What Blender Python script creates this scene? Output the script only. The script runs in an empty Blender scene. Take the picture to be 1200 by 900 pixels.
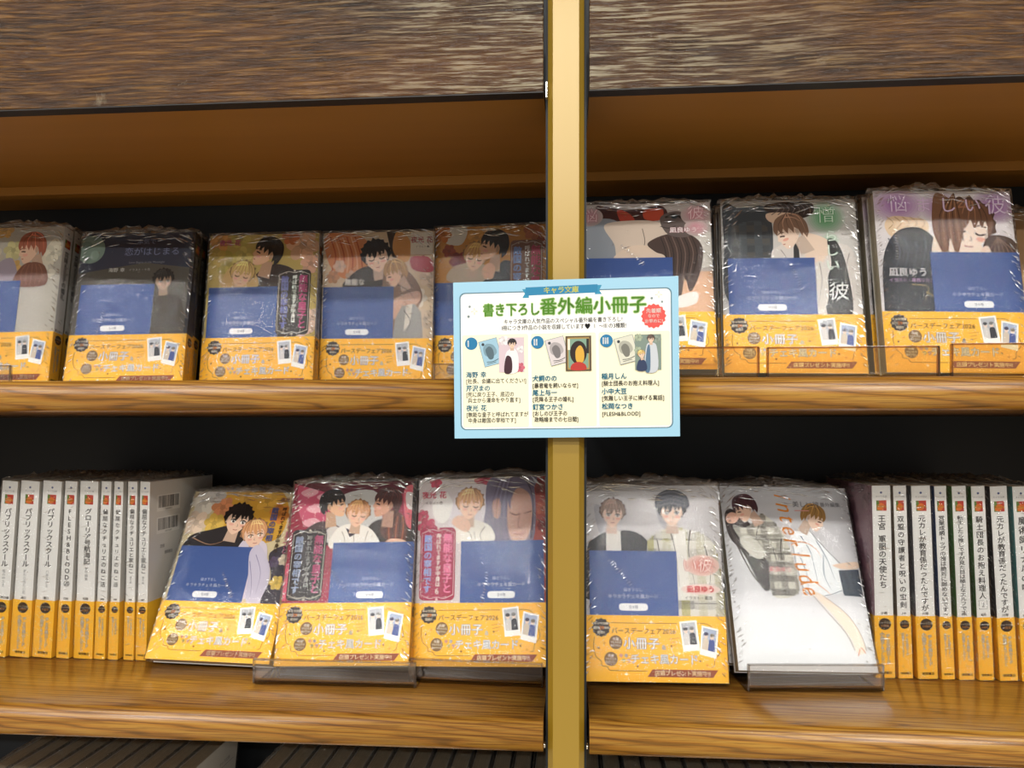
import bpy, bmesh, math, random
from mathutils import Vector, Matrix
from mathutils.geometry import tessellate_polygon

random.seed(7)
SC = bpy.context.scene
COL = SC.collection
CAMZ = 1.40            # eye height; all mm coordinates below are measured from the eye level
YAW = math.radians(4.5)

# ------------------------------------------------------------------ camera, light, exposure
cam_d = bpy.data.cameras.new('camera')
cam = bpy.data.objects.new('camera', cam_d)
COL.objects.link(cam)
cam.location = (0, -0.508, CAMZ)
cam.rotation_euler = (math.radians(90), 0, YAW)
cam_d.sensor_fit = 'HORIZONTAL'
cam_d.sensor_width = 36.0
cam_d.lens = 36.0 * 900 / 1200
cam_d.shift_y = 55 / 1200
cam_d.clip_start = 0.01
SC.camera = cam

W = bpy.data.worlds.new('shop_air')
SC.world = W
W.use_nodes = True
W.node_tree.nodes['Background'].inputs[0].default_value = (1.0, 0.97, 0.92, 1)
W.node_tree.nodes['Background'].inputs[1].default_value = 0.34

LIGHTS = [(-0.15, -2.15, 30), (1.25, -2.15, 22), (-1.95, -2.15, 20), (-0.35, -1.0, 8), (1.25, -1.0, 7), (-1.95, -1.0, 7),
          (-0.35, -3.6, 44), (1.25, -3.6, 34), (-1.95, -3.6, 32)]
for i, (lx, ly, lw) in enumerate(LIGHTS):
    ld = bpy.data.lights.new('ceiling_strip_light', 'AREA')
    ld.shape = 'RECTANGLE'
    ld.size, ld.size_y = 1.3, 0.13
    ld.energy = lw * 1.14
    ld.color = (1.0, 0.975, 0.92)
    lo = bpy.data.objects.new('ceiling_strip_light', ld)
    COL.objects.link(lo)
    lo.location = (lx, ly, CAMZ + 1.40)

SC.view_settings.view_transform = 'Standard'
SC.view_settings.look = 'None'
SC.view_settings.gamma = 1.0
SC.view_settings.use_curve_mapping = False
SC.view_settings.exposure = 0.0
SC.cycles.transparent_max_bounces = 24

# ------------------------------------------------------------------ materials
def lin(c):
    return c / 12.92 if c <= 0.04045 else ((c + 0.055) / 1.055) ** 2.4

def rgb(h):
    h = h.lstrip('#')
    return tuple(lin(int(h[i:i + 2], 16) / 255) for i in (0, 2, 4)) + (1,)

MATS = {}

def ink(h, rough=0.42):
    """plain printed paper of one colour"""
    k = 'print_' + h
    if k not in MATS:
        m = bpy.data.materials.new(k)
        m.use_nodes = True
        b = m.node_tree.nodes['Principled BSDF']
        b.inputs['Base Color'].default_value = rgb(h)
        b.inputs['Roughness'].default_value = rough
        b.inputs['Specular IOR Level'].default_value = 0.35
        MATS[k] = m
    return MATS[k]

def new_mat(name):
    m = bpy.data.materials.new(name)
    m.use_nodes = True
    nt = m.node_tree
    return m, nt, nt.nodes['Principled BSDF']

def N(nt, t, **kw):
    n = nt.nodes.new(t)
    for k, v in kw.items():
        setattr(n, k, v)
    return n

def ramp(nt, stops):
    r = N(nt, 'ShaderNodeValToRGB')
    e = r.color_ramp.elements
    e[0].position, e[0].color = stops[0][0], rgb(stops[0][1])
    e[1].position, e[1].color = stops[-1][0], rgb(stops[-1][1])
    for p, c in stops[1:-1]:
        x = e.new(p)
        x.color = rgb(c)
    return r

def coords(nt, scale):
    tc = N(nt, 'ShaderNodeTexCoord')
    mp = N(nt, 'ShaderNodeMapping')
    mp.inputs['Scale'].default_value = scale
    nt.links.new(tc.outputs['Object'], mp.inputs['Vector'])
    return mp

def noise(nt, vec, scale, detail=4, dist=0.0, rough=0.5):
    n = N(nt, 'ShaderNodeTexNoise')
    n.inputs['Scale'].default_value = scale
    n.inputs['Detail'].default_value = detail
    n.inputs['Distortion'].default_value = dist
    n.inputs['Roughness'].default_value = rough
    nt.links.new(vec, n.inputs['Vector'])
    return n

def mixc(nt, fac, a, b, mode='MIX'):
    m = N(nt, 'ShaderNodeMix', data_type='RGBA', blend_type=mode)
    for s, v in ((0, fac), (6, a), (7, b)):
        if isinstance(v, (int, float)):
            m.inputs[s].default_value = v
        elif isinstance(v, tuple):
            m.inputs[s].default_value = v
        else:
            nt.links.new(v, m.inputs[s])
    return m.outputs[2]

def bump(nt, b, h, strength, dist=0.001):
    n = N(nt, 'ShaderNodeBump')
    n.inputs['Strength'].default_value = strength
    n.inputs['Distance'].default_value = dist
    nt.links.new(h, n.inputs['Height'])
    nt.links.new(n.outputs['Normal'], b.inputs['Normal'])

def make_oak(name, seed=0.0):
    """varnished golden oak: soft figure, cathedral lines and fine dark pores along X"""
    m, nt, b = new_mat(name)
    mp = coords(nt, (1.1, 16, 16))
    mp.inputs['Location'].default_value = (seed, seed * 1.7, seed * .6)
    big = noise(nt, mp.outputs[0], 2.4, 3, 0.4)
    wv = N(nt, 'ShaderNodeTexWave', wave_type='BANDS', bands_direction='DIAGONAL')
    wv.inputs['Scale'].default_value = 7.0
    wv.inputs['Distortion'].default_value = 12.0
    wv.inputs['Detail'].default_value = 2
    wv.inputs['Detail Scale'].default_value = 0.7
    nt.links.new(mp.outputs[0], wv.inputs['Vector'])
    pore = noise(nt, coords(nt, (20, 900, 900)).outputs[0], 1.0, 5, 0.3, 0.65)
    c1 = ramp(nt, [(0.25, '9c6c2a'), (0.5, 'ab7b30'), (0.8, 'bd8e3a')])
    nt.links.new(big.outputs['Fac'], c1.inputs[0])
    c2 = ramp(nt, [(0.0, '6e4414'), (0.15, 'e0bd80'), (1.0, 'ffffff')])
    nt.links.new(wv.outputs['Fac'], c2.inputs[0])
    x = mixc(nt, 0.62, c1.outputs[0], c2.outputs[0], 'MULTIPLY')
    c3 = ramp(nt, [(0.40, '7a5220'), (0.52, 'ffffff')])
    nt.links.new(pore.outputs['Fac'], c3.inputs[0])
    x = mixc(nt, 0.5, x, c3.outputs[0], 'MULTIPLY')
    nt.links.new(x, b.inputs['Base Color'])
    b.inputs['Roughness'].default_value = 0.30
    b.inputs['Coat Weight'].default_value = 0.4
    b.inputs['Coat Roughness'].default_value = 0.2
    bump(nt, b, pore.outputs['Fac'], 0.25, 0.0004)
    return m

def make_worn_oak(name):
    """dark stained open-grain oak, raised grain pale from rubbed stain and painted-in lamp glare"""
    m, nt, b = new_mat(name)
    wob = noise(nt, coords(nt, (7, 7, 7)).outputs[0], 1.0, 2)
    mp = coords(nt, (26, 520, 520))
    vm = N(nt, 'ShaderNodeVectorMath', operation='MULTIPLY_ADD')
    nt.links.new(wob.outputs['Color'], vm.inputs[0])
    vm.inputs[1].default_value = (0, 0, 5)
    nt.links.new(mp.outputs[0], vm.inputs[2])
    g = noise(nt, vm.outputs[0], 1.0, 4, 0.25, 0.6)
    tone = noise(nt, coords(nt, (6, 26, 26)).outputs[0], 1.0, 3)
    c0 = ramp(nt, [(0.35, '44290d'), (0.65, '7a4812')])
    nt.links.new(tone.outputs['Fac'], c0.inputs[0])
    c1 = ramp(nt, [(0.38, '0e0803'), (0.5, '42290d'), (0.68, '8a6430')])
    nt.links.new(g.outputs['Fac'], c1.inputs[0])
    x = mixc(nt, 0.68, c0.outputs[0], c1.outputs[0])
    # pale scuffs with their own shape
    sc = noise(nt, coords(nt, (26, 60, 38)).outputs[0], 1.0, 6, 0.4, 0.7)
    scr = ramp(nt, [(0.66, '000000'), (0.74, 'ffffff')])
    nt.links.new(sc.outputs['Fac'], scr.inputs[0])
    f = N(nt, 'ShaderNodeMath', operation='MULTIPLY')
    f.inputs[1].default_value = 0.35
    nt.links.new(scr.outputs[0], f.inputs[0])
    x = mixc(nt, f.outputs[0], x, rgb('b3a68c'))
    # pale grain beside the post: rubbed finish plus lamp glare painted into the colour
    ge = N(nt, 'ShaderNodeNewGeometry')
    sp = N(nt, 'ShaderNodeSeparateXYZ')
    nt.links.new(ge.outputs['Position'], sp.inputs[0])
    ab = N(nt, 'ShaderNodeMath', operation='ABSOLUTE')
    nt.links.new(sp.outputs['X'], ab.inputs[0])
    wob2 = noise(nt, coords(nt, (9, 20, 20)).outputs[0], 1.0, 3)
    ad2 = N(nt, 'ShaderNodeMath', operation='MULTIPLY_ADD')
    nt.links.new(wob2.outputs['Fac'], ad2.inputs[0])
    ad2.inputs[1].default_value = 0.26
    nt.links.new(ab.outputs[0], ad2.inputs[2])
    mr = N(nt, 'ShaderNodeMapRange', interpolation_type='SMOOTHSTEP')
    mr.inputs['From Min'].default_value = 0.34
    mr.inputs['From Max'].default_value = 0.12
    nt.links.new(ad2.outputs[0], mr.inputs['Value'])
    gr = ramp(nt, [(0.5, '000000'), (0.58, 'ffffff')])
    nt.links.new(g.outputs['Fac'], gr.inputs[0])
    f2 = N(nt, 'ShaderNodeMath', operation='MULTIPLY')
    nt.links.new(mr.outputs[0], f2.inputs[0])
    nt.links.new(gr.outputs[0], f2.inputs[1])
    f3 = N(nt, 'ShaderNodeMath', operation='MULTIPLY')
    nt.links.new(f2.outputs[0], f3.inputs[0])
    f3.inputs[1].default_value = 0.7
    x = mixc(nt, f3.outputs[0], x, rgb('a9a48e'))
    nt.links.new(x, b.inputs['Base Color'])
    b.inputs['Roughness'].default_value = 0.25
    b.inputs['Specular IOR Level'].default_value = 0.38
    bump(nt, b, g.outputs['Fac'], 1.0, 0.0016)
    return m

def make_simple(name, h, rough=0.5, metal=0.0, vary=0.08, scale=(8, 8, 8), spec=0.5):
    m, nt, b = new_mat(name)
    n = noise(nt, coords(nt, scale).outputs[0], 1.0, 4)
    x = mixc(nt, n.outputs['Fac'], rgb(h), tuple(c * (1 - vary * 2) for c in rgb(h)[:3]) + (1,))
    nt.links.new(x, b.inputs['Base Color'])
    b.inputs['Roughness'].default_value = rough
    b.inputs['Metallic'].default_value = metal
    b.inputs['Specular IOR Level'].default_value = spec
    return m

def make_pages():
    m, nt, b = new_mat('book_pages')
    mp = coords(nt, (1, 2600, 1))
    n = noise(nt, mp.outputs[0], 1.0, 2)
    r = ramp(nt, [(0.3, 'b9ac90'), (0.7, 'e9dfc6')])
    nt.links.new(n.outputs['Fac'], r.inputs[0])
    nt.links.new(r.outputs[0], b.inputs['Base Color'])
    b.inputs['Roughness'].default_value = 0.8
    return m

def make_film():
    """thin clear shrink wrap: mostly clear, a crinkled gloss on top"""
    m = bpy.data.materials.new('shrink_wrap')
    m.use_nodes = True
    nt = m.node_tree
    nt.nodes.clear()
    out = N(nt, 'ShaderNodeOutputMaterial')
    mix = N(nt, 'ShaderNodeMixShader')
    tr = N(nt, 'ShaderNodeBsdfTransparent')
    tr.inputs[0].default_value = (0.985, 0.985, 0.985, 1)
    gl = N(nt, 'ShaderNodeBsdfGlossy')
    gl.inputs['Color'].default_value = (1, 1, 1, 1)
    gl.inputs['Roughness'].default_value = 0.07
    at = N(nt, 'ShaderNodeAttribute', attribute_name='crinkle')
    oi = N(nt, 'ShaderNodeObjectInfo')
    tc = N(nt, 'ShaderNodeTexCoord')
    ad = N(nt, 'ShaderNodeVectorMath', operation='ADD')
    nt.links.new(tc.outputs['Object'], ad.inputs[0])
    nt.links.new(oi.outputs['Random'], ad.inputs[1])
    mp = N(nt, 'ShaderNodeMapping')
    mp.inputs['Scale'].default_value = (95, 95, 380)
    mp.inputs['Rotation'].default_value = (0, 0.3, 0)
    nt.links.new(ad.outputs[0], mp.inputs['Vector'])
    n1 = noise(nt, mp.outputs[0], 1.0, 3, 1.4, 0.55)
    mp2 = N(nt, 'ShaderNodeMapping')
    mp2.inputs['Scale'].default_value = (22, 22, 26)
    nt.links.new(ad.outputs[0], mp2.inputs['Vector'])
    n2 = noise(nt, mp2.outputs[0], 1.0, 2, 0.5)
    b1 = N(nt, 'ShaderNodeBump')
    b1.inputs['Distance'].default_value = 0.006
    b1.inputs['Strength'].default_value = 0.12
    nt.links.new(n2.outputs['Fac'], b1.inputs['Height'])
    b2 = N(nt, 'ShaderNodeBump')
    b2.inputs['Distance'].default_value = 0.006
    nt.links.new(at.outputs['Fac'], b2.inputs['Strength'])
    nt.links.new(n1.outputs['Fac'], b2.inputs['Height'])
    nt.links.new(b1.outputs[0], b2.inputs['Normal'])
    nt.links.new(b2.outputs[0], gl.inputs['Normal'])
    lw = N(nt, 'ShaderNodeFresnel')
    lw.inputs['IOR'].default_value = 1.55
    mr = N(nt, 'ShaderNodeMapRange')
    mr.inputs['From Min'].default_value = 0.0
    mr.inputs['From Max'].default_value = 1.0
    mr.inputs['To Min'].default_value = 0.012
    mr.inputs['To Max'].default_value = 0.6
    nt.links.new(lw.outputs[0], mr.inputs['Value'])
    pw = N(nt, 'ShaderNodeMath', operation='POWER')
    nt.links.new(at.outputs['Fac'], pw.inputs[0])
    pw.inputs[1].default_value = 4.0
    ma = N(nt, 'ShaderNodeMath', operation='MULTIPLY_ADD')
    nt.links.new(pw.outputs[0], ma.inputs[0])
    ma.inputs[1].default_value = 0.10
    nt.links.new(mr.outputs[0], ma.inputs[2])
    nt.links.new(ma.outputs[0], mix.inputs[0])
    nt.links.new(tr.outputs[0], mix.inputs[1])
    nt.links.new(gl.outputs[0], mix.inputs[2])
    nt.links.new(mix.outputs[0], out.inputs[0])
    return m

def make_crease():
    """folded double film along the creases: still clear, but glossier"""
    m = bpy.data.materials.new('shrink_wrap_crease')
    m.use_nodes = True
    nt = m.node_tree
    nt.nodes.clear()
    out = N(nt, 'ShaderNodeOutputMaterial')
    mix = N(nt, 'ShaderNodeMixShader')
    mix.inputs[0].default_value = 0.5
    tr = N(nt, 'ShaderNodeBsdfTransparent')
    gl = N(nt, 'ShaderNodeBsdfGlossy')
    gl.inputs['Roughness'].default_value = 0.2
    nt.links.new(tr.outputs[0], mix.inputs[1])
    nt.links.new(gl.outputs[0], mix.inputs[2])
    nt.links.new(mix.outputs[0], out.inputs[0])
    return m

def make_acrylic(name, tint):
    m = bpy.data.materials.new(name)
    m.use_nodes = True
    nt = m.node_tree
    nt.nodes.clear()
    out = N(nt, 'ShaderNodeOutputMaterial')
    mix = N(nt, 'ShaderNodeMixShader')
    tr = N(nt, 'ShaderNodeBsdfTransparent')
    tr.inputs[0].default_value = tint
    gl = N(nt, 'ShaderNodeBsdfGlossy')
    gl.inputs['Roughness'].default_value = 0.05
    n = noise(nt, coords(nt, (30, 30, 30)).outputs[0], 1.0, 2)
    bp = N(nt, 'ShaderNodeBump')
    bp.inputs['Strength'].default_value = 0.1
    bp.inputs['Distance'].default_value = 0.002
    nt.links.new(n.outputs['Fac'], bp.inputs['Height'])
    nt.links.new(bp.outputs[0], gl.inputs['Normal'])
    fr = N(nt, 'ShaderNodeFresnel')
    fr.inputs['IOR'].default_value = 1.49
    mr = N(nt, 'ShaderNodeMapRange')
    mr.inputs['To Min'].default_value = 0.07
    mr.inputs['To Max'].default_value = 0.9
    nt.links.new(fr.outputs[0], mr.inputs['Value'])
    nt.links.new(mr.outputs[0], mix.inputs[0])
    nt.links.new(tr.outputs[0], mix.inputs[1])
    nt.links.new(gl.outputs[0], mix.inputs[2])
    nt.links.new(mix.outputs[0], out.inputs[0])
    return m

OAK = [make_oak('golden_oak', 0.0), make_oak('golden_oak_b', 3.1), make_oak('golden_oak_c', 7.7), make_oak('golden_oak_d', 5.2)]
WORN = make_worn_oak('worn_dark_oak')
VENEER = make_simple('orange_veneer', 'a8752c', 0.5, 0, 0.12, (3, 40, 40))
BLACK = make_simple('black_board', '22282e', 0.55, 0, 0.1)
EDGE = make_simple('black_edge', '1a120b', 0.5, 0, 0.1)
GOLD = make_simple('gold_metal', 'a58420', 0.36, 0.2, 0.05, (14, 14, 5), 0.9)
GOLD.node_tree.nodes['Principled BSDF'].inputs['Coat Weight'].default_value = 0.5
GOLD.node_tree.nodes['Principled BSDF'].inputs['Coat Roughness'].default_value = 0.28
CREAM = make_simple('cream_board', 'cdb98a', 0.5, 0, 0.05)
STEEL = make_simple('bright_steel', 'e8e6df', 0.25, 1.0, 0.03)
PAGES = make_pages()
FILM = make_film()
CREASE = make_crease()
ACRYL = make_acrylic('smoky_acrylic', (0.93, 0.915, 0.90, 1))
AMBER = make_acrylic('amber_acrylic', (0.98, 0.89, 0.68, 1))
AMBER_EDGE = make_acrylic('amber_acrylic_edge', (0.74, 0.58, 0.36, 1))
ACRYL_EDGE = make_acrylic('smoky_acrylic_edge', (0.88, 0.865, 0.86, 1))

# ------------------------------------------------------------------ object helpers (all input in mm)
def tag(o, label=None, cat=None, group=None, kind=None):
    for k, v in (('label', label), ('category', cat), ('group', group), ('kind', kind)):
        if v:
            o[k] = v

def empty(name, label=None, cat=None, group=None):
    o = bpy.data.objects.new(name, None)
    COL.objects.link(o)
    o.empty_display_size = 0.02
    tag(o, label, cat, group)
    return o

class MB:
    """collects shapes (mm) with materials, builds one mesh object (m)"""
    def __init__(s):
        s.v, s.f, s.mi, s.mats, s.attr = [], [], [], [], None

    def m(s, mat):
        if mat not in s.mats:
            s.mats.append(mat)
        return s.mats.index(mat)

    def face_list(s, vs, fs, mat):
        o = len(s.v)
        k = s.m(mat)
        s.v += [tuple(p) for p in vs]
        for f in fs:
            s.f.append(tuple(i + o for i in f))
            s.mi.append(k)

    def box(s, a, b, mat, bev=0.0):
        bm = bmesh.new()
        bmesh.ops.create_cube(bm, size=1.0)
        for v in bm.verts:
            v.co = Vector([(a[i] + b[i]) / 2 + v.co[i] * (b[i] - a[i]) for i in range(3)])
        if bev:
            bmesh.ops.bevel(bm, geom=bm.edges[:], offset=bev, segments=2, profile=0.5, affect='EDGES')
        s.bm(bm, mat)

    def bm(s, bm, mat):
        bm.verts.index_update()
        s.face_list([v.co for v in bm.verts], [[v.index for v in f.verts] for f in bm.faces], mat)
        bm.free()

    def extrude_x(s, prof, x0, x1, mat):
        """profile of (y, z) points, counter-clockwise seen from +X"""
        n = len(prof)
        vs = [(x0, y, z) for y, z in prof] + [(x1, y, z) for y, z in prof]
        fs = [(i, (i + 1) % n, n + (i + 1) % n, n + i)[::-1] for i in range(n)]
        fs += [tuple(range(n))[::-1], tuple(range(n, 2 * n))]
        s.face_list(vs, fs, mat)

    def build(s, name, parent=None, loc=(0, 0, 0), smooth=False, recalc=False):
        me = bpy.data.meshes.new(name)
        me.from_pydata([(x / 1000, y / 1000, z / 1000) for x, y, z in s.v], [], s.f)
        for m in s.mats:
            me.materials.append(m)
        me.polygons.foreach_set('material_index', s.mi)
        if recalc:
            bm = bmesh.new()
            bm.from_mesh(me)
            bmesh.ops.recalc_face_normals(bm, faces=bm.faces[:])
            bm.to_mesh(me)
            bm.free()
        if s.attr is not None:
            a = me.attributes.new('crinkle', 'FLOAT', 'POINT')
            a.data.foreach_set('value', s.attr)
        if smooth:
            me.polygons.foreach_set('use_smooth', [True] * len(me.polygons))
        me.update()
        o = bpy.data.objects.new(name, me)
        COL.objects.link(o)
        o.parent = parent
        o.location = (loc[0] / 1000, loc[1] / 1000, loc[2] / 1000)
        return o

def W3(x, y, z):
    """eye-level mm -> world metres"""
    return (x / 1000, y / 1000, CAMZ + z / 1000)

KIDS = {}

def copy_tree(o, parent=None):
    c = o.copy()
    COL.objects.link(c)
    c.parent = parent
    for ch in [x for x in o.children]:
        copy_tree(ch, c)
    return c

# ------------------------------------------------------------------ lettering
GL = {}

def glyph(ch):
    k = ch
    if k not in GL:
        c = bpy.data.curves.new('g', 'FONT')
        c.body = ch
        c.size = 1
        c.resolution_u = 2
        o = bpy.data.objects.new('g', c)
        COL.objects.link(o)
        dg = bpy.context.evaluated_depsgraph_get()
        dg.update()
        ev = o.evaluated_get(dg)
        me = ev.to_mesh()
        vs = [(v.co.x, v.co.y) for v in me.vertices]
        fs = [tuple(p.vertices) for p in me.polygons]
        ev.to_mesh_clear()
        bpy.data.objects.remove(o)
        bpy.data.curves.remove(c)
        adv = 1.0 if ord(ch) > 0x2000 else (max([v[0] for v in vs] or [0.3]) + 0.07)
        GL[k] = (vs, fs, adv)
    return GL[k]

# ------------------------------------------------------------------ flat print
def spline(pts, n=5):
    out = []
    L = len(pts)
    for i in range(L):
        p0, p1, p2, p3 = (Vector(pts[(i + k - 1) % L]) for k in range(4))
        for j in range(n):
            t = j / n
            out.append(tuple(0.5 * ((2 * p1) + (p2 - p0) * t + (2 * p0 - 5 * p1 + 4 * p2 - p3) * t * t + (3 * p1 - p0 - 3 * p2 + p3) * t ** 3)))
    return out

def spline_open(pts, n=5):
    P = [pts[0]] + list(pts) + [pts[-1]]
    out = []
    for i in range(1, len(P) - 2):
        p0, p1, p2, p3 = (Vector(P[i + k - 1]) for k in range(4))
        for j in range(n):
            t = j / n
            out.append(0.5 * ((2 * p1) + (p2 - p0) * t + (2 * p0 - 5 * p1 + 4 * p2 - p3) * t * t + (3 * p1 - p0 - 3 * p2 + p3) * t ** 3))
    out.append(Vector(pts[-1]))
    return out

def clip(poly, r):
    x0, y0, x1, y1 = r
    for ax, val, sg in ((0, x0, 1), (0, x1, -1), (1, y0, 1), (1, y1, -1)):
        res = []
        for i in range(len(poly)):
            a, b = poly[i - 1], poly[i]
            da, db = (a[ax] - val) * sg, (b[ax] - val) * sg
            if da * db < 0:
                t = da / (da - db)
                q = (a[0] + (b[0] - a[0]) * t, a[1] + (b[1] - a[1]) * t)
                res.append(q)
            if db >= 0:
                res.append(b)
        poly = res
        if len(poly) < 3:
            return []
    return poly

class Print:
    """layers of flat coloured shapes in mm, y up; placed on a surface later"""
    def __init__(s, w, h, bg=None, step=0.004):
        s.w, s.h, s.step = w, h, step
        s.rect = (0, 0, w, h)
        s.items = []
        s.T = [Matrix.Identity(3)]
        if bg:
            s.poly([(0, 0), (w, 0), (w, h), (0, h)], bg)

    def push(s, x=0, y=0, rot=0, sx=1, sy=None):
        sy = sx if sy is None else sy
        c, q = math.cos(math.radians(rot)), math.sin(math.radians(rot))
        s.T.append(s.T[-1] @ Matrix(((c * sx, -q * sy, x), (q * sx, c * sy, y), (0, 0, 1))))

    def pop(s):
        s.T.pop()

    def tr(s, p):
        v = s.T[-1] @ Vector((p[0], p[1], 1))
        return (v.x, v.y)

    def poly(s, pts, col):
        q = clip([s.tr(p) for p in pts], s.rect)
        if len(q) >= 3:
            tris = tessellate_polygon([[Vector((a, b, 0)) for a, b in q]])
            s.items.append((q, [tuple(t) for t in tris], col))

    def blob(s, pts, col, n=5):
        s.poly(spline(pts, n), col)

    def ell(s, x, y, rx, ry, col, n=20, rot=0):
        c, q = math.cos(math.radians(rot)), math.sin(math.radians(rot))
        s.poly([(x + rx * math.cos(a) * c - ry * math.sin(a) * q, y + rx * math.cos(a) * q + ry * math.sin(a) * c)
                for a in (i * 2 * math.pi / n for i in range(n))], col)

    def rrect(s, x0, y0, x1, y1, r, col):
        pts = []
        for cx, cy, a0 in ((x1 - r, y0 + r, -90), (x1 - r, y1 - r, 0), (x0 + r, y1 - r, 90), (x0 + r, y0 + r, 180)):
            for k in range(6):
                a = math.radians(a0 + 18 * k)
                pts.append((cx + r * math.cos(a), cy + r * math.sin(a)))
        s.poly(pts, col)

    def line(s, pts, w, col, smooth=True, taper=False, closed=False):
        if closed:
            pts = list(pts) + [pts[0], pts[1]]
        P = spline_open(pts, 4) if smooth and len(pts) > 2 else [Vector(p) for p in pts]
        L, R = [], []
        for i, p in enumerate(P):
            d = P[min(i + 1, len(P) - 1)] - P[max(i - 1, 0)]
            if d.length < 1e-9:
                continue
            d.normalize()
            ww = w / 2 * (1 - 0.85 * i / (len(P) - 1) if taper else 1)
            nn = Vector((-d.y, d.x)) * ww
            L.append(tuple(p + nn))
            R.append(tuple(p - nn))
        for i in range(len(L) - 1):
            s.quad(L[i], R[i], R[i + 1], L[i + 1], col, i > 0)

    def quad(s, a, b, c, d, col, same):
        q = clip([s.tr(p) for p in (a, b, c, d)], s.rect)
        if len(q) >= 3:
            s.items.append((q, [(0, i, i + 1) for i in range(1, len(q) - 1)], ('same', col) if same else col))

    def star(s, x, y, r, col, r2=0.28):
        s.poly([(x + (r if i % 2 == 0 else r * r2) * math.sin(i * math.pi / 4), y + (r if i % 2 == 0 else r * r2) * math.cos(i * math.pi / 4)) for i in range(8)], col)

    def text(s, t, x, y, size, col, off=0.0, vertical=False, align='c', pitch=1.0, outline=None, squeeze=1.0, shear=0.0):
        """lettering; off thickens the strokes by laying shifted copies over each other (in em)"""
        if outline:
            s.text(t, x, y, size, outline[0], max(off, 0) + outline[1], vertical, align, pitch, None, squeeze, shear)
        G = [(ch, glyph(ch)) for ch in t]
        adv = [g[2] * size * squeeze * pitch for _, g in G]
        if vertical:
            adv = [size * pitch * (0.62 if ch in ' ' else 1) for ch, _ in G]
        tot = sum(adv)
        pos = 0 if align == 'l' or vertical else (-tot / 2 if align == 'c' else -tot)
        if off <= 0.001:
            sh = [(0, 0)]
        elif off < 0.04:
            sh = [(-off, 0), (off, 0), (0, off * .8), (0, -off * .8)]
        else:
            sh = [(0, 0)] + [(off * math.cos(q * math.pi / 4), off * math.sin(q * math.pi / 4)) for q in range(8)]
        VV, FF = [], []
        for (ch, (vs, fs, a)), d in zip(G, adv):
            for qx, qy in sh:
                o = len(VV)
                for vx, vy in vs:
                    if vertical:
                        if ch in 'ー〜（）(':
                            gx, gy = (vy - 0.38), -(vx - 0.5)
                        else:
                            gx, gy = (vx - a / 2), (vy - 0.38)
                        px, py = x + (gx + qx) * size * squeeze, y - pos - d / 2 + (gy + qy) * size * min(1, pitch * 1.02)
                    else:
                        px = x + pos + (vx + qx + (0.0 if a == 1.0 else 0.03)) * size * squeeze + shear * vy * size
                        py = y + (vy + qy - 0.36) * size
                    VV.append(s.tr((px, py)))
                FF += [tuple(i + o for i in f) for f in fs]
            pos += d
        if VV:
            s.items.append((VV, FF, col))

    def glow(s, x, y, rx, ry, col, bg, n=7):
        """soft printed halo fading into the ground colour"""
        A = [int(bg[i:i + 2], 16) for i in (0, 2, 4)]
        B = [int(col[i:i + 2], 16) for i in (0, 2, 4)]
        for k in range(n):
            f = (k + 1) / n
            s.ell(x, y, rx * (1 - k / n * .8), ry * (1 - k / n * .8), '%02x%02x%02x' % tuple(int(A[i] + (B[i] - A[i]) * f) for i in range(3)), 26)

    def emit(s, mb, place, base=0.0):
        k = 0
        for pts, tris, col in s.items:
            if isinstance(col, tuple):
                col = col[1]
            else:
                k += 1
            off = base + k * s.step
            vs = [place(a, b, off) for a, b in pts]
            fl = []
            for t in tris:
                a, b, c = pts[t[0]], pts[t[1]], pts[t[2]]
                ar = (b[0] - a[0]) * (c[1] - a[1]) - (b[1] - a[1]) * (c[0] - a[0])
                fl.append(t if ar >= 0 else t[::-1])
            mb.face_list(vs, fl, ink(col))
        return base + k * s.step

# ------------------------------------------------------------------ bookcase and room
def board_profile(y0, y1, ztop, zbot):
    """shelf section with a round front nose at y0"""
    r = (ztop - zbot) / 2 * 0.92
    zc = (ztop + zbot) / 2
    pts = []
    for i in range(13):
        a = math.radians(90 + 180 * i / 12)
        pts.append((y0 + r * 0.85 + r * 0.85 * math.cos(a), zc + (ztop - zbot) / 2 * math.sin(a)))
    return pts + [(y1, zbot), (y1, ztop)]

PL, PR = -16.2, 7.7            # the post's two sides
LX0, LX1 = -760, PL - 3.0
RX0, RX1 = PR + 3.4, 520
BACK = 242

def shelf(x0, x1, ztop, zbot, mat, label, ynose=-5.5):
    mb = MB()
    mb.extrude_x([(y, z - ztop) for y, z in board_profile(ynose, BACK - 1, ztop, zbot)], x0, x1, mat)
    o = mb.build('shelf_board', loc=(0, 0, 0), recalc=True)
    o.location = W3(0, 0, ztop)
    for p in o.data.polygons:
        p.use_smooth = len(p.vertices) == 4 and abs(p.normal.x) < 0.5
    tag(o, label, 'shelf', 'oak shelf boards')
    return o

ZU, ZL, ZB = 35.0, -190.5, -417.0
shelf(LX0, LX1, ZU, 13.3, OAK[0], 'upper oak shelf board in the bay left of the gold post')
shelf(RX0, RX1, ZU, 13.3, OAK[1], 'upper oak shelf board in the bay right of the gold post')
shelf(LX0, LX1, ZL, -213.0, OAK[2], 'lower oak shelf board left of the gold post, under leaning wrapped books')
shelf(RX0, RX1, ZL, -213.8, OAK[3], 'lower oak shelf board right of the gold post, with swirling front grain')
shelf(LX0, LX1, ZB, -440, OAK[1], 'oak shelf board under the shadowed book row, left bay')
shelf(RX0, RX1, ZB, -440, OAK[2], 'oak shelf board under the shadowed book row, right bay')

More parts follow.
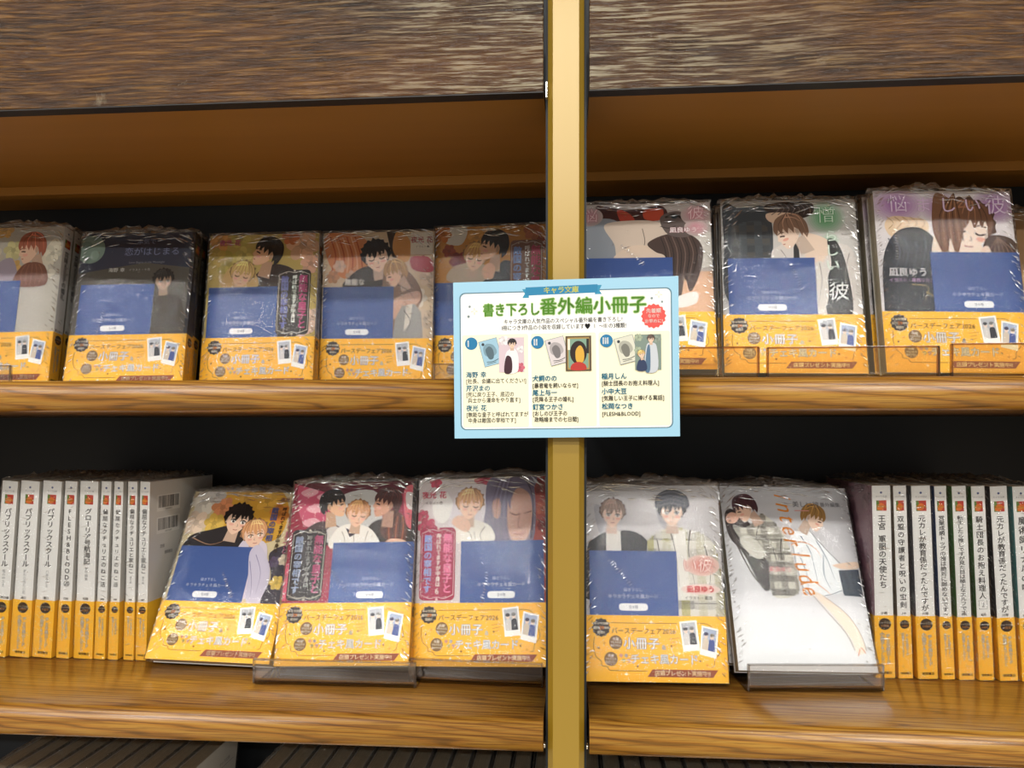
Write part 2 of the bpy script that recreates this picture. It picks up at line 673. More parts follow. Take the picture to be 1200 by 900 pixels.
# post: a folded gold channel with chamfered corners
def post():
    mb = MB()
    zt, zb = 700, -1400
    c, d = 3.4, 4.2
    prof = [(PL, 60), (PL, -2 + d), (PL + c, -2), (PR - c, -2), (PR, -2 + d), (PR, 60)]
    n = len(prof)
    vs = [(x, y, zb) for x, y in prof] + [(x, y, zt) for x, y in prof]
    fs = [(i, (i + 1) % n, n + (i + 1) % n, n + i) for i in range(n)] + [tuple(range(n))[::-1], tuple(range(n, 2 * n))]
    mb.face_list([(x, y, z + 1400) for x, y, z in vs], fs, GOLD)
    e = empty('shelf_post', 'gold metal upright post between the two bays of the bookcase', 'post')
    e.location = W3(0, 0, -1400)
    mb.build('upright', e, recalc=True)
    # slotted side plates that carry the shelves
    for sx, x0, x1 in ((-1, PL - 1.6, PL - 0.2), (1, PR + 0.2, PR + 1.6)):
        b = MB()
        b.box((x0, 8, 400), (x1, 58, 2090), BLACK)
        b.build('slotted_strip', e)
    b = MB()
    b.box((PL - 1.5, -1.2, 1620), (PL - 0.3, 3, 1630.5), STEEL, 0.3)
    o = b.build('steel_clip', e)
    o['label'] = 'bright steel clip at the left of the post'
    for x in (PL - 2.2, PR + 2.0):
        b = MB()
        b.box((x - 0.6, -0.5, 1190.5), (x + 0.6, 4, 1193), STEEL, 0.3)
        b.build('shelf_pin', e)
    return e
post()

def header(x0, x1, label, seed):
    e = empty('header_fascia', label, 'fascia', 'dark fascia boards over the upper shelf')
    e.location = W3((x0 + x1) / 2, 0, 224)
    hw = (x1 - x0) / 2
    mb = MB()
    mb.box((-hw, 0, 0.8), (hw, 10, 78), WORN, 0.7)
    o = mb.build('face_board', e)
    mb = MB()
    mb.box((-hw, 0.3, 0), (hw, 10, 0.8), EDGE)
    mb.build('bottom_edge', e)['label'] = 'black bottom edge'
    mb = MB()
    mb.box((-hw, 10, 3), (hw, BACK - 224 * 0 - 2, 12), VENEER)
    mb.build('soffit', e)['label'] = 'orange veneer underside'
    mb = MB()
    mb.box((-hw, 168, -5), (hw, 180, 3), VENEER, 0.4)
    mb.build('back_rail', e)
    return e
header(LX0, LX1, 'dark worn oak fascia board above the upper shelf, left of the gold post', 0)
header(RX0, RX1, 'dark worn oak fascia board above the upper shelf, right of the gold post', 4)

mb = MB()
mb.box((LX0, 4, 0), (LX1, 22, 160), CREAM, 1)
o = mb.build('header_box')
o.location = W3(0, 0, 302.6)
tag(o, 'cream panel standing on top of the fascia left of the gold post', 'box')
mb = MB()
mb.box((RX0, 4, 0), (RX1, 22, 160), CREAM, 1)
o = mb.build('header_box')
o.location = W3(0, 0, 302.6)
tag(o, 'cream panel standing on top of the fascia right of the gold post', 'box')

mb = MB()
mb.box((LX0 - 20, BACK, -1400), (RX1 + 20, BACK + 10, 480), BLACK)
o = mb.build('wall_back')
o.location = (0, 0, CAMZ)
tag(o, 'black back wall of the bookcase bays', 'wall', kind='structure')
mb = MB()
mb.box((-4500, -5000, -20), (4500, 400, 0), make_simple('shop_floor', 'b9ab92', 0.4, 0, 0.1))
o = mb.build('floor')
tag(o, 'beige shop floor', 'floor', kind='structure')
for x0, x1, lab in ((LX0 - 20, LX0 - 2, 'oak end panel closing the left bay'), (RX1 + 2, RX1 + 20, 'oak end panel closing the right bay')):
    mb = MB()
    mb.box((x0, 0, 0), (x1, BACK, 1880), OAK[0])
    o = mb.build('bookcase_upright')
    tag(o, lab, 'panel')

# ------------------------------------------------------------------ drawn figures on the covers (generic young men)
def shade(h, f):
    c = [int(h[i:i + 2], 16) for i in (0, 2, 4)]
    return ''.join('%02x' % max(0, min(255, int(v * f))) for v in c)

def head(P, x, y, s, rot=0, flip=1, skin='f0cdb4', hair='2c2626', style='short', eyes='open', look=0.0, neck=True):
    """one drawn head; s = half width in mm"""
    P.push(x, y, rot, s * flip, s)
    hi, lo, sh = shade(hair, 1.45), shade(hair, 0.7), shade(skin, 0.86)
    if style == 'long':
        P.blob([(-1.05, 0.9), (-1.25, -0.6), (-1.35, -2.4), (-0.5, -2.8), (0.6, -2.7), (1.3, -2.2), (1.2, -0.4), (1.05, 0.9), (0, 1.5)], lo)
    else:
        tuft = []
        for k in range(23):
            a = math.radians(-18 + 216 * k / 22)
            r = (1.22 if k % 2 else 1.08) + 0.04 * ((k * 7) % 3)
            tuft.append((r * math.cos(a), 0.25 + 1.02 * r * math.sin(a)))
        P.poly(tuft + [(-0.86, -0.42), (0, -0.2), (0.86, -0.42)], lo)
    if neck:
        P.poly([(-0.42, -0.7), (-0.5, -1.75), (0.5, -1.75), (0.42, -0.7)], sh)
    P.blob([(-0.84, 0.4), (-0.8, -0.25), (-0.52, -0.78), (-0.08, -1.12), (0.12, -1.12), (0.52, -0.78), (0.8, -0.25), (0.84, 0.4), (0, 0.9)], skin)
    P.blob([(-0.95, 0.08), (-0.84, 0.15), (-0.78, -0.2), (-0.88, -0.32)], sh)
    P.blob([(0.95, 0.08), (0.84, 0.15), (0.78, -0.2), (0.88, -0.32)], sh)
    P.ell(-0.46 + look, -0.38, 0.2, 0.1, shade(skin, 0.0) if False else 'eab3a0')
    P.ell(0.46 + look, -0.38, 0.2, 0.1, 'eab3a0')
    for q in (-1, 1):
        ex = 0.4 * q + look
        if eyes == 'open':
            P.ell(ex, -0.12, 0.2, 0.13, 'fbf7f2')
            P.ell(ex + look * .3, -0.11, 0.11, 0.13, shade(hair, 0.8))
            P.ell(ex + look * .3 + .03, -0.07, 0.035, 0.04, 'ffffff', 8)
            P.line([(ex - 0.24, -0.06), (ex, 0.05), (ex + 0.24, -0.05)], 0.075, '2a1d1a')
        else:
            P.line([(ex - 0.22, -0.1), (ex, -0.2), (ex + 0.22, -0.1)], 0.08, '3a2722')
        P.line([(ex - 0.24, 0.17), (ex, 0.25), (ex + 0.24, 0.19)], 0.06, lo)
    P.line([(0.04 + look, -0.3), (0.1 + look, -0.47), (0.0 + look, -0.5)], 0.045, shade(skin, 0.72))
    P.line([(-0.17 + look, -0.76), (look, -0.79), (0.18 + look, -0.74)], 0.055, 'b0685c')
    # fringe in jagged locks
    P.poly([(-1.04, 0.02)] + spline_pts([(-1.08, 0.5), (-0.75, 1.12), (0, 1.36), (0.75, 1.12), (1.08, 0.5)]) +
           [(1.02, 0.0), (0.9, -0.22), (0.86, 0.2), (0.74, 0.5), (0.62, 0.14), (0.46, 0.44), (0.34, 0.02), (0.14, 0.46), (-0.02, 0.06),
            (-0.2, -0.06), (-0.3, 0.42), (-0.5, 0.02), (-0.62, 0.46), (-0.8, 0.2), (-0.9, -0.26)], hair)
    for a in (-0.85, -0.55, -0.25, 0.05, 0.35, 0.62, 0.88):
        P.line([(a * 0.35, 1.3), (a * 0.8, 0.85), (a * 1.02, 0.25)], 0.07, hi if int(a * 100) % 2 else lo, taper=True)
    P.line([(-0.7, 0.8), (-0.2, 0.98), (0.3, 0.95)], 0.1, hi, taper=True)
    P.pop()

def spline_pts(pts):
    return [tuple(v) for v in spline_open(pts, 5)]

def profile(P, x, y, s, rot=0, flip=1, skin='f0cdb4', hair='2c2626'):
    """a drawn head in three-quarter profile, face to the left when flip = 1"""
    P.push(x, y, rot, s * flip, s)
    hi, lo, sh = shade(hair, 1.5), shade(hair, 0.72), shade(skin, 0.85)
    P.poly([(-0.1, -0.6), (-0.15, -1.7), (0.75, -1.7), (0.6, -0.4)], sh)
    P.blob([(-0.85, 0.5), (-0.92, 0.1), (-1.04, -0.22), (-0.9, -0.34), (-0.9, -0.52), (-0.84, -0.72), (-0.72, -0.95), (-0.3, -0.9), (0.25, -0.45), (0.6, 0.2), (0, 0.9)], skin)
    P.blob([(0.25, 0.1), (0.45, 0.12), (0.42, -0.22), (0.25, -0.3)], sh)
    P.line([(-0.8, 0.02), (-0.66, 0.0), (-0.5, -0.06)], 0.1, '33211d')
    P.line([(-0.86, 0.2), (-0.66, 0.26), (-0.45, 0.2)], 0.06, lo)
    P.ell(-0.55, -0.3, 0.2, 0.1, 'e9ae9c')
    P.line([(-0.86, -0.55), (-0.72, -0.58)], 0.06, 'a85f55', smooth=False)
    P.poly(spline_pts([(-0.92, 0.12), (-0.98, 0.6), (-0.55, 1.25), (0.2, 1.38), (0.9, 1.05), (1.15, 0.3), (1.0, -0.4)]) +
           [(0.72, -0.72), (0.66, -0.3), (0.5, -0.5), (0.48, 0.05), (0.3, 0.3), (0.12, -0.1), (-0.02, 0.42), (-0.25, 0.0), (-0.38, 0.48), (-0.62, 0.1), (-0.7, 0.5)], hair)
    for a in range(6):
        P.line([(0.2 + a * 0.05, 1.3), (-0.5 + a * 0.28, 0.85), (-0.65 + a * 0.3, 0.25 - a * 0.1)], 0.07, hi if a % 2 else lo, taper=True)
    P.line([(0.1, 1.15), (0.55, 0.95), (0.85, 0.5)], 0.09, hi, taper=True)
    P.pop()

def flowers(P, pts, cols):
    for i, (x, y, r) in enumerate(pts):
        c = cols[i % len(cols)]
        for k in range(6):
            a = k * math.pi / 3 + i
            P.ell(x + r * .55 * math.cos(a), y + r * .55 * math.sin(a), r * .55, r * .42, c if k % 2 else shade(c, 0.92), 12, math.degrees(a))
        P.ell(x, y, r * .26, r * .26, shade(c, 0.84), 12)
        for k in range(5):
            a = k * 1.256 + i
            P.line([(x, y), (x + r * .5 * math.cos(a), y + r * .5 * math.sin(a))], r * .05, shade(c, 0.82), smooth=False)

def plaid(P, shape, base, bands, step=7.0, skew=0.12):
    """checked cloth filling a shape"""
    P.blob(shape, base)
    xs = [p[0] for p in shape]
    ys = [p[1] for p in shape]
    poly = spline(shape, 4)
    def inside(x, y):
        c = False
        for i in range(len(poly)):
            (x1, y1), (x2, y2) = poly[i - 1], poly[i]
            if (y1 > y) != (y2 > y) and x < (x2 - x1) * (y - y1) / (y2 - y1) + x1:
                c = not c
        return c
    cell = step / 8
    for i in range(int((max(xs) - min(xs)) / cell) + 1):
        for j in range(int((max(ys) - min(ys)) / cell) + 1):
            x, y = min(xs) + i * cell, min(ys) + j * cell
            u = i % 8 < 4
            v = j % 8 < 4
            if not (u or v) or not inside(x + cell / 2, y + cell / 2):
                continue
            col = bands[0] if (u and v) else bands[1] if u else bands[2]
            q = [(x, y), (x + cell, y), (x + cell, y + cell), (x, y + cell)]
            P.items.append(([P.tr(p) for p in q], [(0, 1, 2), (0, 2, 3)], ('same', col)))

def folds(P, lines, col, w=0.7):
    for l in lines:
        P.line(l, w, col, taper=True)

def title_panel(P, x0, x1, y0, y1, bg, pink='d84a86', blue='6f86cc', white='f3eee8', num=None, frame='d9cdbd'):
    """ornamental upright title box in three columns"""
    if bg:
        P.rrect(x0, y0, x1, y1, 4, bg)
    w = x1 - x0
    P.line([(x0 + 1.2, y0 + 4), (x0 + 1.2, y1 - 4)], 0.35, frame)
    P.line([(x1 - 1.2, y0 + 4), (x1 - 1.2, y1 - 4)], 0.35, frame)
    for yy, q in ((y1 - 1.5, 1), (y0 + 1.5, -1)):
        P.line([(x0 + 1.5, yy - 3 * q), (x0 + w * .3, yy), (x0 + w * .5, yy - 1.2 * q), (x0 + w * .7, yy), (x1 - 1.5, yy - 3 * q)], 0.45, frame)
        P.ell(x0 + w / 2, yy + 0.7 * q, 1.0, 1.0, frame, 10)
        P.star(x0 + w * .25, yy - 1.4 * q, 1.0, frame)
        P.star(x0 + w * .75, yy - 1.4 * q, 1.0, frame)
    s = min((y1 - y0 - 9) / 6.0, w * .32)
    P.text('無能な皇子と', x1 - w * .22, y1 - 4.5, s, pink, 0.03, True, pitch=0.98)
    P.text('呼ばれてますが中身は', x0 + w * .52, y1 - 5, s * .52, white, 0.02, True)
    P.text('敵国の宰相です', x0 + w * .22, y1 - 5.5, s * .84, blue, 0.03, True, pitch=0.98)
    if num:
        P.text(num, x0 + w * .5, y0 + 7.5, 7, white)

# ---- covers (105 x 148 mm), the lower third goes under the paper band
def cover_party(P):        # lower row, first: dark haired man leans on a blond one, autumn flowers
    P.poly([(0, 0), (105, 0), (105, 148), (0, 148)], 'd8c8a0')
    P.blob([(30, 148), (34, 118), (50, 100), (86, 104), (92, 130), (80, 150), (52, 152)], 'd8a53c')
    flowers(P, [(12, 138, 12), (30, 133, 10), (9, 118, 11), (26, 118, 9), (22, 145, 8), (70, 140, 10), (84, 128, 9), (50, 146, 8)],
            ['e9e2d4', 'e59a6a', 'f0d9c2', 'e4c05c', 'cfc9c2', 'e3b24a', 'd9893c', 'dba94a'])
    P.blob([(2, 92), (8, 106), (26, 112), (44, 116), (60, 108), (66, 88), (40, 80), (6, 82)], '201d22')
    folds(P, [[(10, 104), (28, 98), (44, 104)], [(24, 96), (36, 92), (50, 96)]], 'b5896a', 0.8)
    head(P, 47, 121, 11.5, -8, 1, hair='1b1719', look=.1)
    P.blob([(54, 96), (60, 104), (76, 102), (82, 90), (84, 60), (58, 50), (50, 80)], 'd8cfdc')
    head(P, 66, 108, 10.5, 12, -1, hair='d8a070', eyes='open', look=-.08)
    P.blob([(66, 92), (74, 98), (88, 76), (86, 50), (74, 48), (70, 70)], 'cfc8d8')
    folds(P, [[(72, 90), (80, 74), (80, 56)], [(68, 84), (74, 66), (76, 52)]], '8f86a8')
    P.blob([(84, 92), (105, 96), (105, 48), (86, 48), (90, 70)], '3a3440')
    flowers(P, [(96, 66, 6), (90, 84, 5), (98, 86, 5)], ['e0c060', '5a4a66', 'd8c8b0'])
    P.text('無能な皇子と', 97, 134, 7.2, 'd06a8c', 0.03, True)
    P.text('呼ばれてますが中身は', 88.5, 134, 4.2, '4a3a28', 0.03, True)
    P.text('敵国の宰相', 80, 134, 6.4, '6478b8', 0.03, True)
    P.text('夜光 花', 90, 141, 4.5, '8a5a4a', 0.02)

def cover_trio(P):         # lower row, second: three men on red
    P.poly([(0, 0), (105, 0), (105, 148), (0, 148)], '9c1f3c')
    P.blob([(4, 148), (8, 118), (26, 108), (34, 136), (26, 150)], 'c8506e')
    for a, b in ((6, 140), (12, 126), (20, 136), (10, 114)):
        P.blob([(a, b), (a + 9, b + 4), (a + 15, b), (a + 7, b - 4)], 'e6a8b4')
    P.poly([(0, 148), (105, 148), (105, 138), (40, 136)], '5a1426')
    P.blob([(44, 138), (72, 138), (74, 100), (36, 96), (36, 120)], 'c9c9c6')
    P.blob([(8, 100), (20, 113), (34, 114), (46, 104), (30, 94)], '4a3538')
    P.blob([(26, 100), (36, 111), (46, 104), (38, 97)], 'd8d2cc')
    profile(P, 35, 128, 10.5, 8, -1, hair='191a1d', skin='e9bd98')
    P.blob([(68, 112), (84, 116), (100, 108), (102, 92), (62, 92)], '2e221e')
    P.blob([(82, 124), (96, 116), (97, 96), (84, 97), (76, 106)], '5e3324')
    for i in range(6):
        P.line([(84 + i * 2, 118), (80 + i * 3, 108), (82 + i * 2.4, 96)], 0.9, 'b4552c' if i % 2 else '3a1a14')
    profile(P, 80, 128, 11, -6, 1, hair='4a2220', skin='d8a488')
    P.blob([(36, 92), (38, 106), (48, 112), (64, 110), (73, 102), (74, 92)], 'efeae2')
    folds(P, [[(44, 106), (47, 99), (46, 92)], [(66, 106), (64, 98), (65, 92)], [(54, 104), (55, 96), (55, 92)]], 'a59a8e')
    P.poly([(47, 109), (56, 104), (64, 109), (60, 102), (56, 104), (51, 101)], '3c3440')
    head(P, 56, 120, 9.2, -6, 1, hair='cd9566', skin='ecc4a6', look=.12, eyes='closed')
    P.blob([(80, 92), (84, 99), (96, 98), (101, 92)], 'e8b89a')
    P.blob([(94, 140), (104, 142), (104, 110), (97, 112)], 'dd6a76')
    P.blob([(96, 138), (103, 136), (102, 124), (97, 126)], 'ece4e0')
    P.poly([(101.5, 0), (105, 0), (105, 148), (101.5, 148)], '2a2326')
    title_panel(P, 3, 32, 50, 108, '2b2024', pink='dd5f8e', blue='b7c6e6')
    P.poly([(0, 50), (3, 50), (3, 80), (0, 80)], 'dd5f7a')

def cover_garden(P):       # lower row, third: blond man and one with long violet hair
    P.poly([(0, 0), (105, 0), (105, 148), (0, 148)], 'd8cfcf')
    flowers(P, [(56, 147, 9), (72, 145, 7), (8, 108, 8), (14, 146, 5), (76, 130, 6), (4, 118, 5)], ['cc3f5e', 'd9566e', 'c24a66'])
    P.blob([(12, 130), (22, 138), (30, 124), (22, 112), (14, 116)], 'e9e6e2')
    P.blob([(30, 130), (38, 142), (60, 140), (62, 110), (40, 100), (26, 106)], 'dcd6da')
    P.poly([(90, 148), (105, 148), (105, 48), (88, 48)], 'a8443c')
    flowers(P, [(101, 140, 6), (102, 122, 5), (102, 108, 4)], ['8c2f2f', 'c0614a'])
    P.blob([(60, 148), (56, 120), (54, 96), (78, 92), (78, 130), (92, 150)], '6f6480')
    P.blob([(86, 148), (96, 140), (95, 96), (76, 96), (74, 130)], '7a6d84')
    P.blob([(78, 138), (92, 134), (94, 110), (88, 96), (77, 98), (74, 118)], 'c99a86')
    P.blob([(62, 128), (68, 130), (68, 116), (63, 116)], 'c08f7c')
    P.line([(76, 119), (81, 117), (85, 118)], 0.8, '5a3a38')
    P.line([(88, 118), (91, 119), (94, 120)], 0.8, '5a3a38')
    P.line([(84, 116), (83, 108), (86, 106)], 0.6, '9a6a5c')
    P.line([(80, 102), (85, 101), (89, 103)], 0.8, 'a05a54')
    P.blob([(70, 150), (73, 138), (76, 122), (77.5, 130), (81, 138), (88, 141), (95, 138), (97, 150)], '6a5f7c')
    for i in range(7):
        P.line([(68 + i * 1.6, 148), (62 + i * 1.9, 128), (59 + i * 2.6, 97)], 0.7, '8e84a4' if i % 2 else '57506c', taper=True)
    for i in range(4):
        P.line([(88 + i, 147), (95, 130 - i), (94 - i * .4, 98)], 0.6, '54485c')
    P.blob([(32, 96), (30, 106), (40, 114), (54, 112), (62, 106), (62, 96)], 'e9e5dc')
    folds(P, [[(38, 108), (44, 102), (46, 96)], [(56, 108), (52, 102), (54, 96)], [(47, 104), (48, 98)]], '6e665c')
    head(P, 43, 126, 10.2, -4, 1, hair='dba878', eyes='closed', look=.1)
    P.blob([(28, 112), (36, 118), (44, 110), (40, 104)], 'e6c0a8')
    P.text('夜光 花', 13, 135, 6.2, 'c63a58', 0.03)
    P.text('イラスト◆', 13, 128.5, 3, '5a4a4a')
    title_panel(P, 3, 32, 50, 108, 'a62a4e', pink='ec7fa8', blue='8fa6dd', num='6', frame='e6c9cc')

def cover_pair(P):         # lower row, right: two young men, black jacket and checked shirt
    P.poly([(0, 0), (105, 0), (105, 148), (0, 148)], 'c9c6c8')
    P.blob([(8, 132), (11, 112), (20, 104), (18, 126)], 'aeacb3')
    P.blob([(56, 138), (58, 120), (66, 112), (62, 130)], 'a9a8b0')
    P.blob([(1, 60), (2, 98), (8, 106), (18, 111), (36, 112), (48, 105), (52, 92), (50, 60)], '25272e')
    P.poly([(16, 60), (17, 112), (28, 112), (29, 60)], 'e4e0da')
    P.poly([(16, 60), (16.4, 92), (20, 97), (24, 94), (28, 60)], 'eab49c')
    plaid(P, [(47, 40), (48, 96), (52, 108), (64, 114), (82, 113), (97, 106), (102, 92), (104, 70), (104, 40)], 'dedbd2', ('8f8a3e', 'bdb76e', '9a9795'), 13)
    P.poly([(68, 60), (69, 112), (78, 113), (80, 60)], 'e6e3dc')
    folds(P, [[(66, 114), (70, 96), (72, 70)], [(82, 113), (80, 96), (84, 70)], [(92, 102), (96, 84), (94, 64)], [(56, 106), (58, 90), (56, 70)]], '5c584e', 0.9)
    P.glow(90, 86, 13, 8, 'e0958a', 'e4ccc2')
    P.glow(88, 68, 15, 4, 'e8b0a6', 'e6dad4')
    head(P, 22, 125, 8.8, -4, 1, hair='8d7263', skin='f2d2bf', look=.05)
    head(P, 68, 127, 9.6, 0, 1, hair='35363f', skin='edd0bc', look=.02)
    P.blob([(56, 130), (57, 140), (68, 145), (80, 140), (81, 130), (68, 133)], '4a4d58')
    for i in range(4):
        P.line([(57, 131 + i * 3), (68, 134 + i * 3), (80, 131 + i * 3)], 0.6, '6c6f7a')
    P.text('い彼', 86, 86, 12, 'f3ded6', 0.0, shear=.1, outline=('c45a50', 0.03))
    P.text('凪良ゆう', 88, 68, 5.4, 'c9313a', 0.03)
    P.text('イラスト・葛西', 86, 61.5, 3, '3a3634')
    P.line([(74, 57.5), (100, 57.5)], 0.4, '6a6664', smooth=False)

def cover_interlude(P):    # lower row, right: white cover, two back to back, orange script
    P.poly([(0, 0), (105, 0), (105, 148), (0, 148)], 'e2e3e4')
    for k in range(12):
        v = 226 - 2.4 * k
        P.poly([(0, 40 + k * 9), (105, 40 + k * 9), (105, 148), (0, 148)], '%02x%02x%02x' % (int(v - 1), int(v - 1), int(v + 2)))
    P.blob([(2, 122), (8, 128), (22, 116), (34, 92), (33, 66), (26, 62), (14, 90), (4, 104)], '2c2223')
    P.line([(4, 118), (10, 96), (20, 72), (27, 64)], 1.2, '4a3e3c')
    P.blob([(3, 121), (8, 125), (14, 122), (10, 116), (4, 116)], 'e9b9a2')
    plaid(P, [(26, 118), (32, 124), (40, 119), (48, 108), (52, 92), (55, 72), (52, 58), (33, 57), (33, 84), (22, 92), (12, 104), (8, 114), (18, 112)], 'd5d3c6', ('77746f', 'aba79d', '9c988f'), 11)
    P.blob([(12, 100), (20, 106), (32, 92), (24, 86)], 'cfcdc2')
    folds(P, [[(30, 116), (26, 104), (32, 92)], [(46, 104), (44, 88), (50, 70)], [(38, 96), (40, 80), (38, 62)]], '4f4b48', 0.7)
    P.text('凪良ゆう', 42, 78, 4.6, 'dd8d90', 0.03)
    profile(P, 20, 128, 9.6, 26, 1, hair='43222a', skin='eecbb4')
    P.blob([(54, 104), (60, 110), (70, 110), (78, 98), (88, 84), (88, 62), (76, 58), (60, 60), (56, 76)], 'eef2f4')
    folds(P, [[(62, 106), (68, 92), (70, 66)], [(74, 102), (80, 88), (84, 70)], [(58, 92), (62, 76), (62, 62)], [(78, 90), (76, 74), (80, 62)]], '8292a0', 1.0)
    P.line([(54, 104), (56, 76), (60, 60), (76, 58), (88, 62)], 0.5, '7c8a96')
    P.line([(70, 110), (80, 96), (90, 84), (92, 80)], 0.5, '5f6a70')
    P.blob([(84, 82), (92, 84), (104, 85), (104, 80), (92, 79)], 'ecd2bc')
    P.poly([(88, 78), (104, 79), (104, 57), (89, 58)], '3f4a58')
    folds(P, [[(92, 76), (94, 66), (92, 60)], [(99, 77), (98, 68), (101, 60)]], '222a36', 0.9)
    profile(P, 74, 121, 9.4, -30, -1, hair='a07a44', skin='f1d6c2')
    P.blob([(64, 60), (72, 58), (88, 44), (96, 30), (98, 16), (92, 14), (88, 26), (78, 42)], 'efe0d0')
    P.line([(73, 57), (88, 44), (96, 30), (99, 16)], 0.4, 'a58e7c')
    P.line([(90, 16), (86, 28), (76, 42), (64, 58)], 0.4, 'a58e7c')
    P.line([(92, 12), (95, 18), (98, 14)], 0.7, 'd59a7c')
    for i, ch in enumerate('interlude'):
        P.push(52 + 0.8 * i + (0.6 * i if i > 4 else 0), 142 - i * 9.8, -82 + i * 2)
        P.text(ch, 0, 0, 20, 'e08a2c', 0.0, shear=.4, squeeze=.85)
        P.pop()
    P.line([(53, 98), (62, 101), (72, 96), (76, 88)], 1.0, 'df8a34', taper=True)
    P.line([(56, 66), (66, 68), (74, 63), (79, 58)], 1.0, 'df8a34', taper=True)
    P.text('美しい彼', 70, 133, 5.6, '5f6064')
    P.text('番外編集', 90, 133, 4.2, '5f6064')
    P.line([(60, 127.5), (72, 127.5)], 0.8, 'dd9a94', smooth=False)

def cover_blossom(P):      # upper row, first: russet haired figures on pale ground
    P.poly([(0, 0), (105, 0), (105, 148), (0, 148)], 'bdb8ae')
    flowers(P, [(48, 146, 8), (58, 126, 9), (40, 120, 9), (60, 110, 7)], ['e0b46a', 'd8cf9a', 'cfc6b4'])
    P.blob([(40, 90), (44, 112), (58, 118), (64, 96)], 'a79aa6')
    P.blob([(90, 100), (104, 126), (96, 136), (86, 118)], 'ded6c2')
    flowers(P, [(96, 122, 8), (92, 104, 8)], ['e6e0cc', 'ded8c8'])
    profile(P, 76, 126, 12.5, 12, 1, hair='a5604a', skin='e6c2a8')
    P.blob([(66, 108), (76, 114), (90, 110), (92, 92), (62, 92)], '7d4f3c')
    for i in range(5):
        P.line([(72 + i * 3, 112), (68 + i * 5, 104), (70 + i * 4, 93)], 0.8, '94604a')

def cover_moon(P):         # upper row, second: night blue, moon, single dark haired man
    P.poly([(0, 0), (105, 0), (105, 148), (0, 148)], '343a4c')
    P.poly([(0, 48), (105, 48), (105, 112), (60, 118), (0, 108)], '5a564e')
    P.ell(9, 132, 13, 14, '7f9488', 28)
    P.ell(5, 136, 5, 4, '6c8278', 14)
    P.ell(13, 126, 4, 5, '8fa598', 14)
    P.text('本気で', 60, 139, 6.0, '7f86a4', 0.0)
    P.text('恋がはじまる', 66, 129, 8.6, '7f88a8', -0.01)
    P.text('Love Begins in the Moonlight', 62, 118.5, 3.0, '8d8f98', squeeze=.85)
    P.text('海野 幸', 35, 111, 4.4, 'e2e0da', 0.03)
    P.text('イラスト・十月', 56, 111, 2.8, 'b5b3ae')
    P.blob([(62, 40), (64, 82), (72, 88), (88, 86), (98, 78), (102, 40)], '4a433a')
    folds(P, [[(72, 84), (74, 70), (72, 52)], [(88, 84), (92, 70), (90, 52)]], '35302a')
    head(P, 79, 100, 8.4, 4, 1, hair='33312f', skin='b79a82', look=.1)
    P.poly([(102, 48), (105, 48), (105, 148), (102, 148)], '23252c')

def cover_golden(P):       # upper row, third: golden blossoms, dark haired man bends over a blond one
    P.poly([(0, 0), (105, 0), (105, 148), (0, 148)], 'c9b268')
    flowers(P, [(10, 142, 10), (30, 144, 9), (90, 136, 15), (78, 145, 8), (98, 118, 9), (98, 64, 12), (20, 120, 12), (34, 128, 8), (8, 126, 9), (92, 56, 9)],
            ['e0a860', 'd4c46c', 'eec2a0', 'd9824e', 'e8b79a', 'f0d2bc', 'c8b860', 'd8c878', 'cdb25c', 'e9c3ae'])
    P.blob([(40, 92), (46, 108), (62, 118), (80, 114), (90, 100), (90, 50), (44, 50)], '3a2c24')
    profile(P, 56, 128, 13, -16, 1, hair='22201f', skin='e8bc98')
    P.blob([(16, 96), (18, 112), (30, 120), (44, 112), (48, 96)], 'd4b274')
    head(P, 33, 108, 10.5, -14, 1, hair='d2b070', skin='e9c6a0', eyes='closed')
    P.text('夜光 花', 20, 140, 6.2, 'd5648c', 0.03)
    title_panel(P, 68, 99, 50, 112, '3b3432', pink='d23f7e', blue='6f74b8')

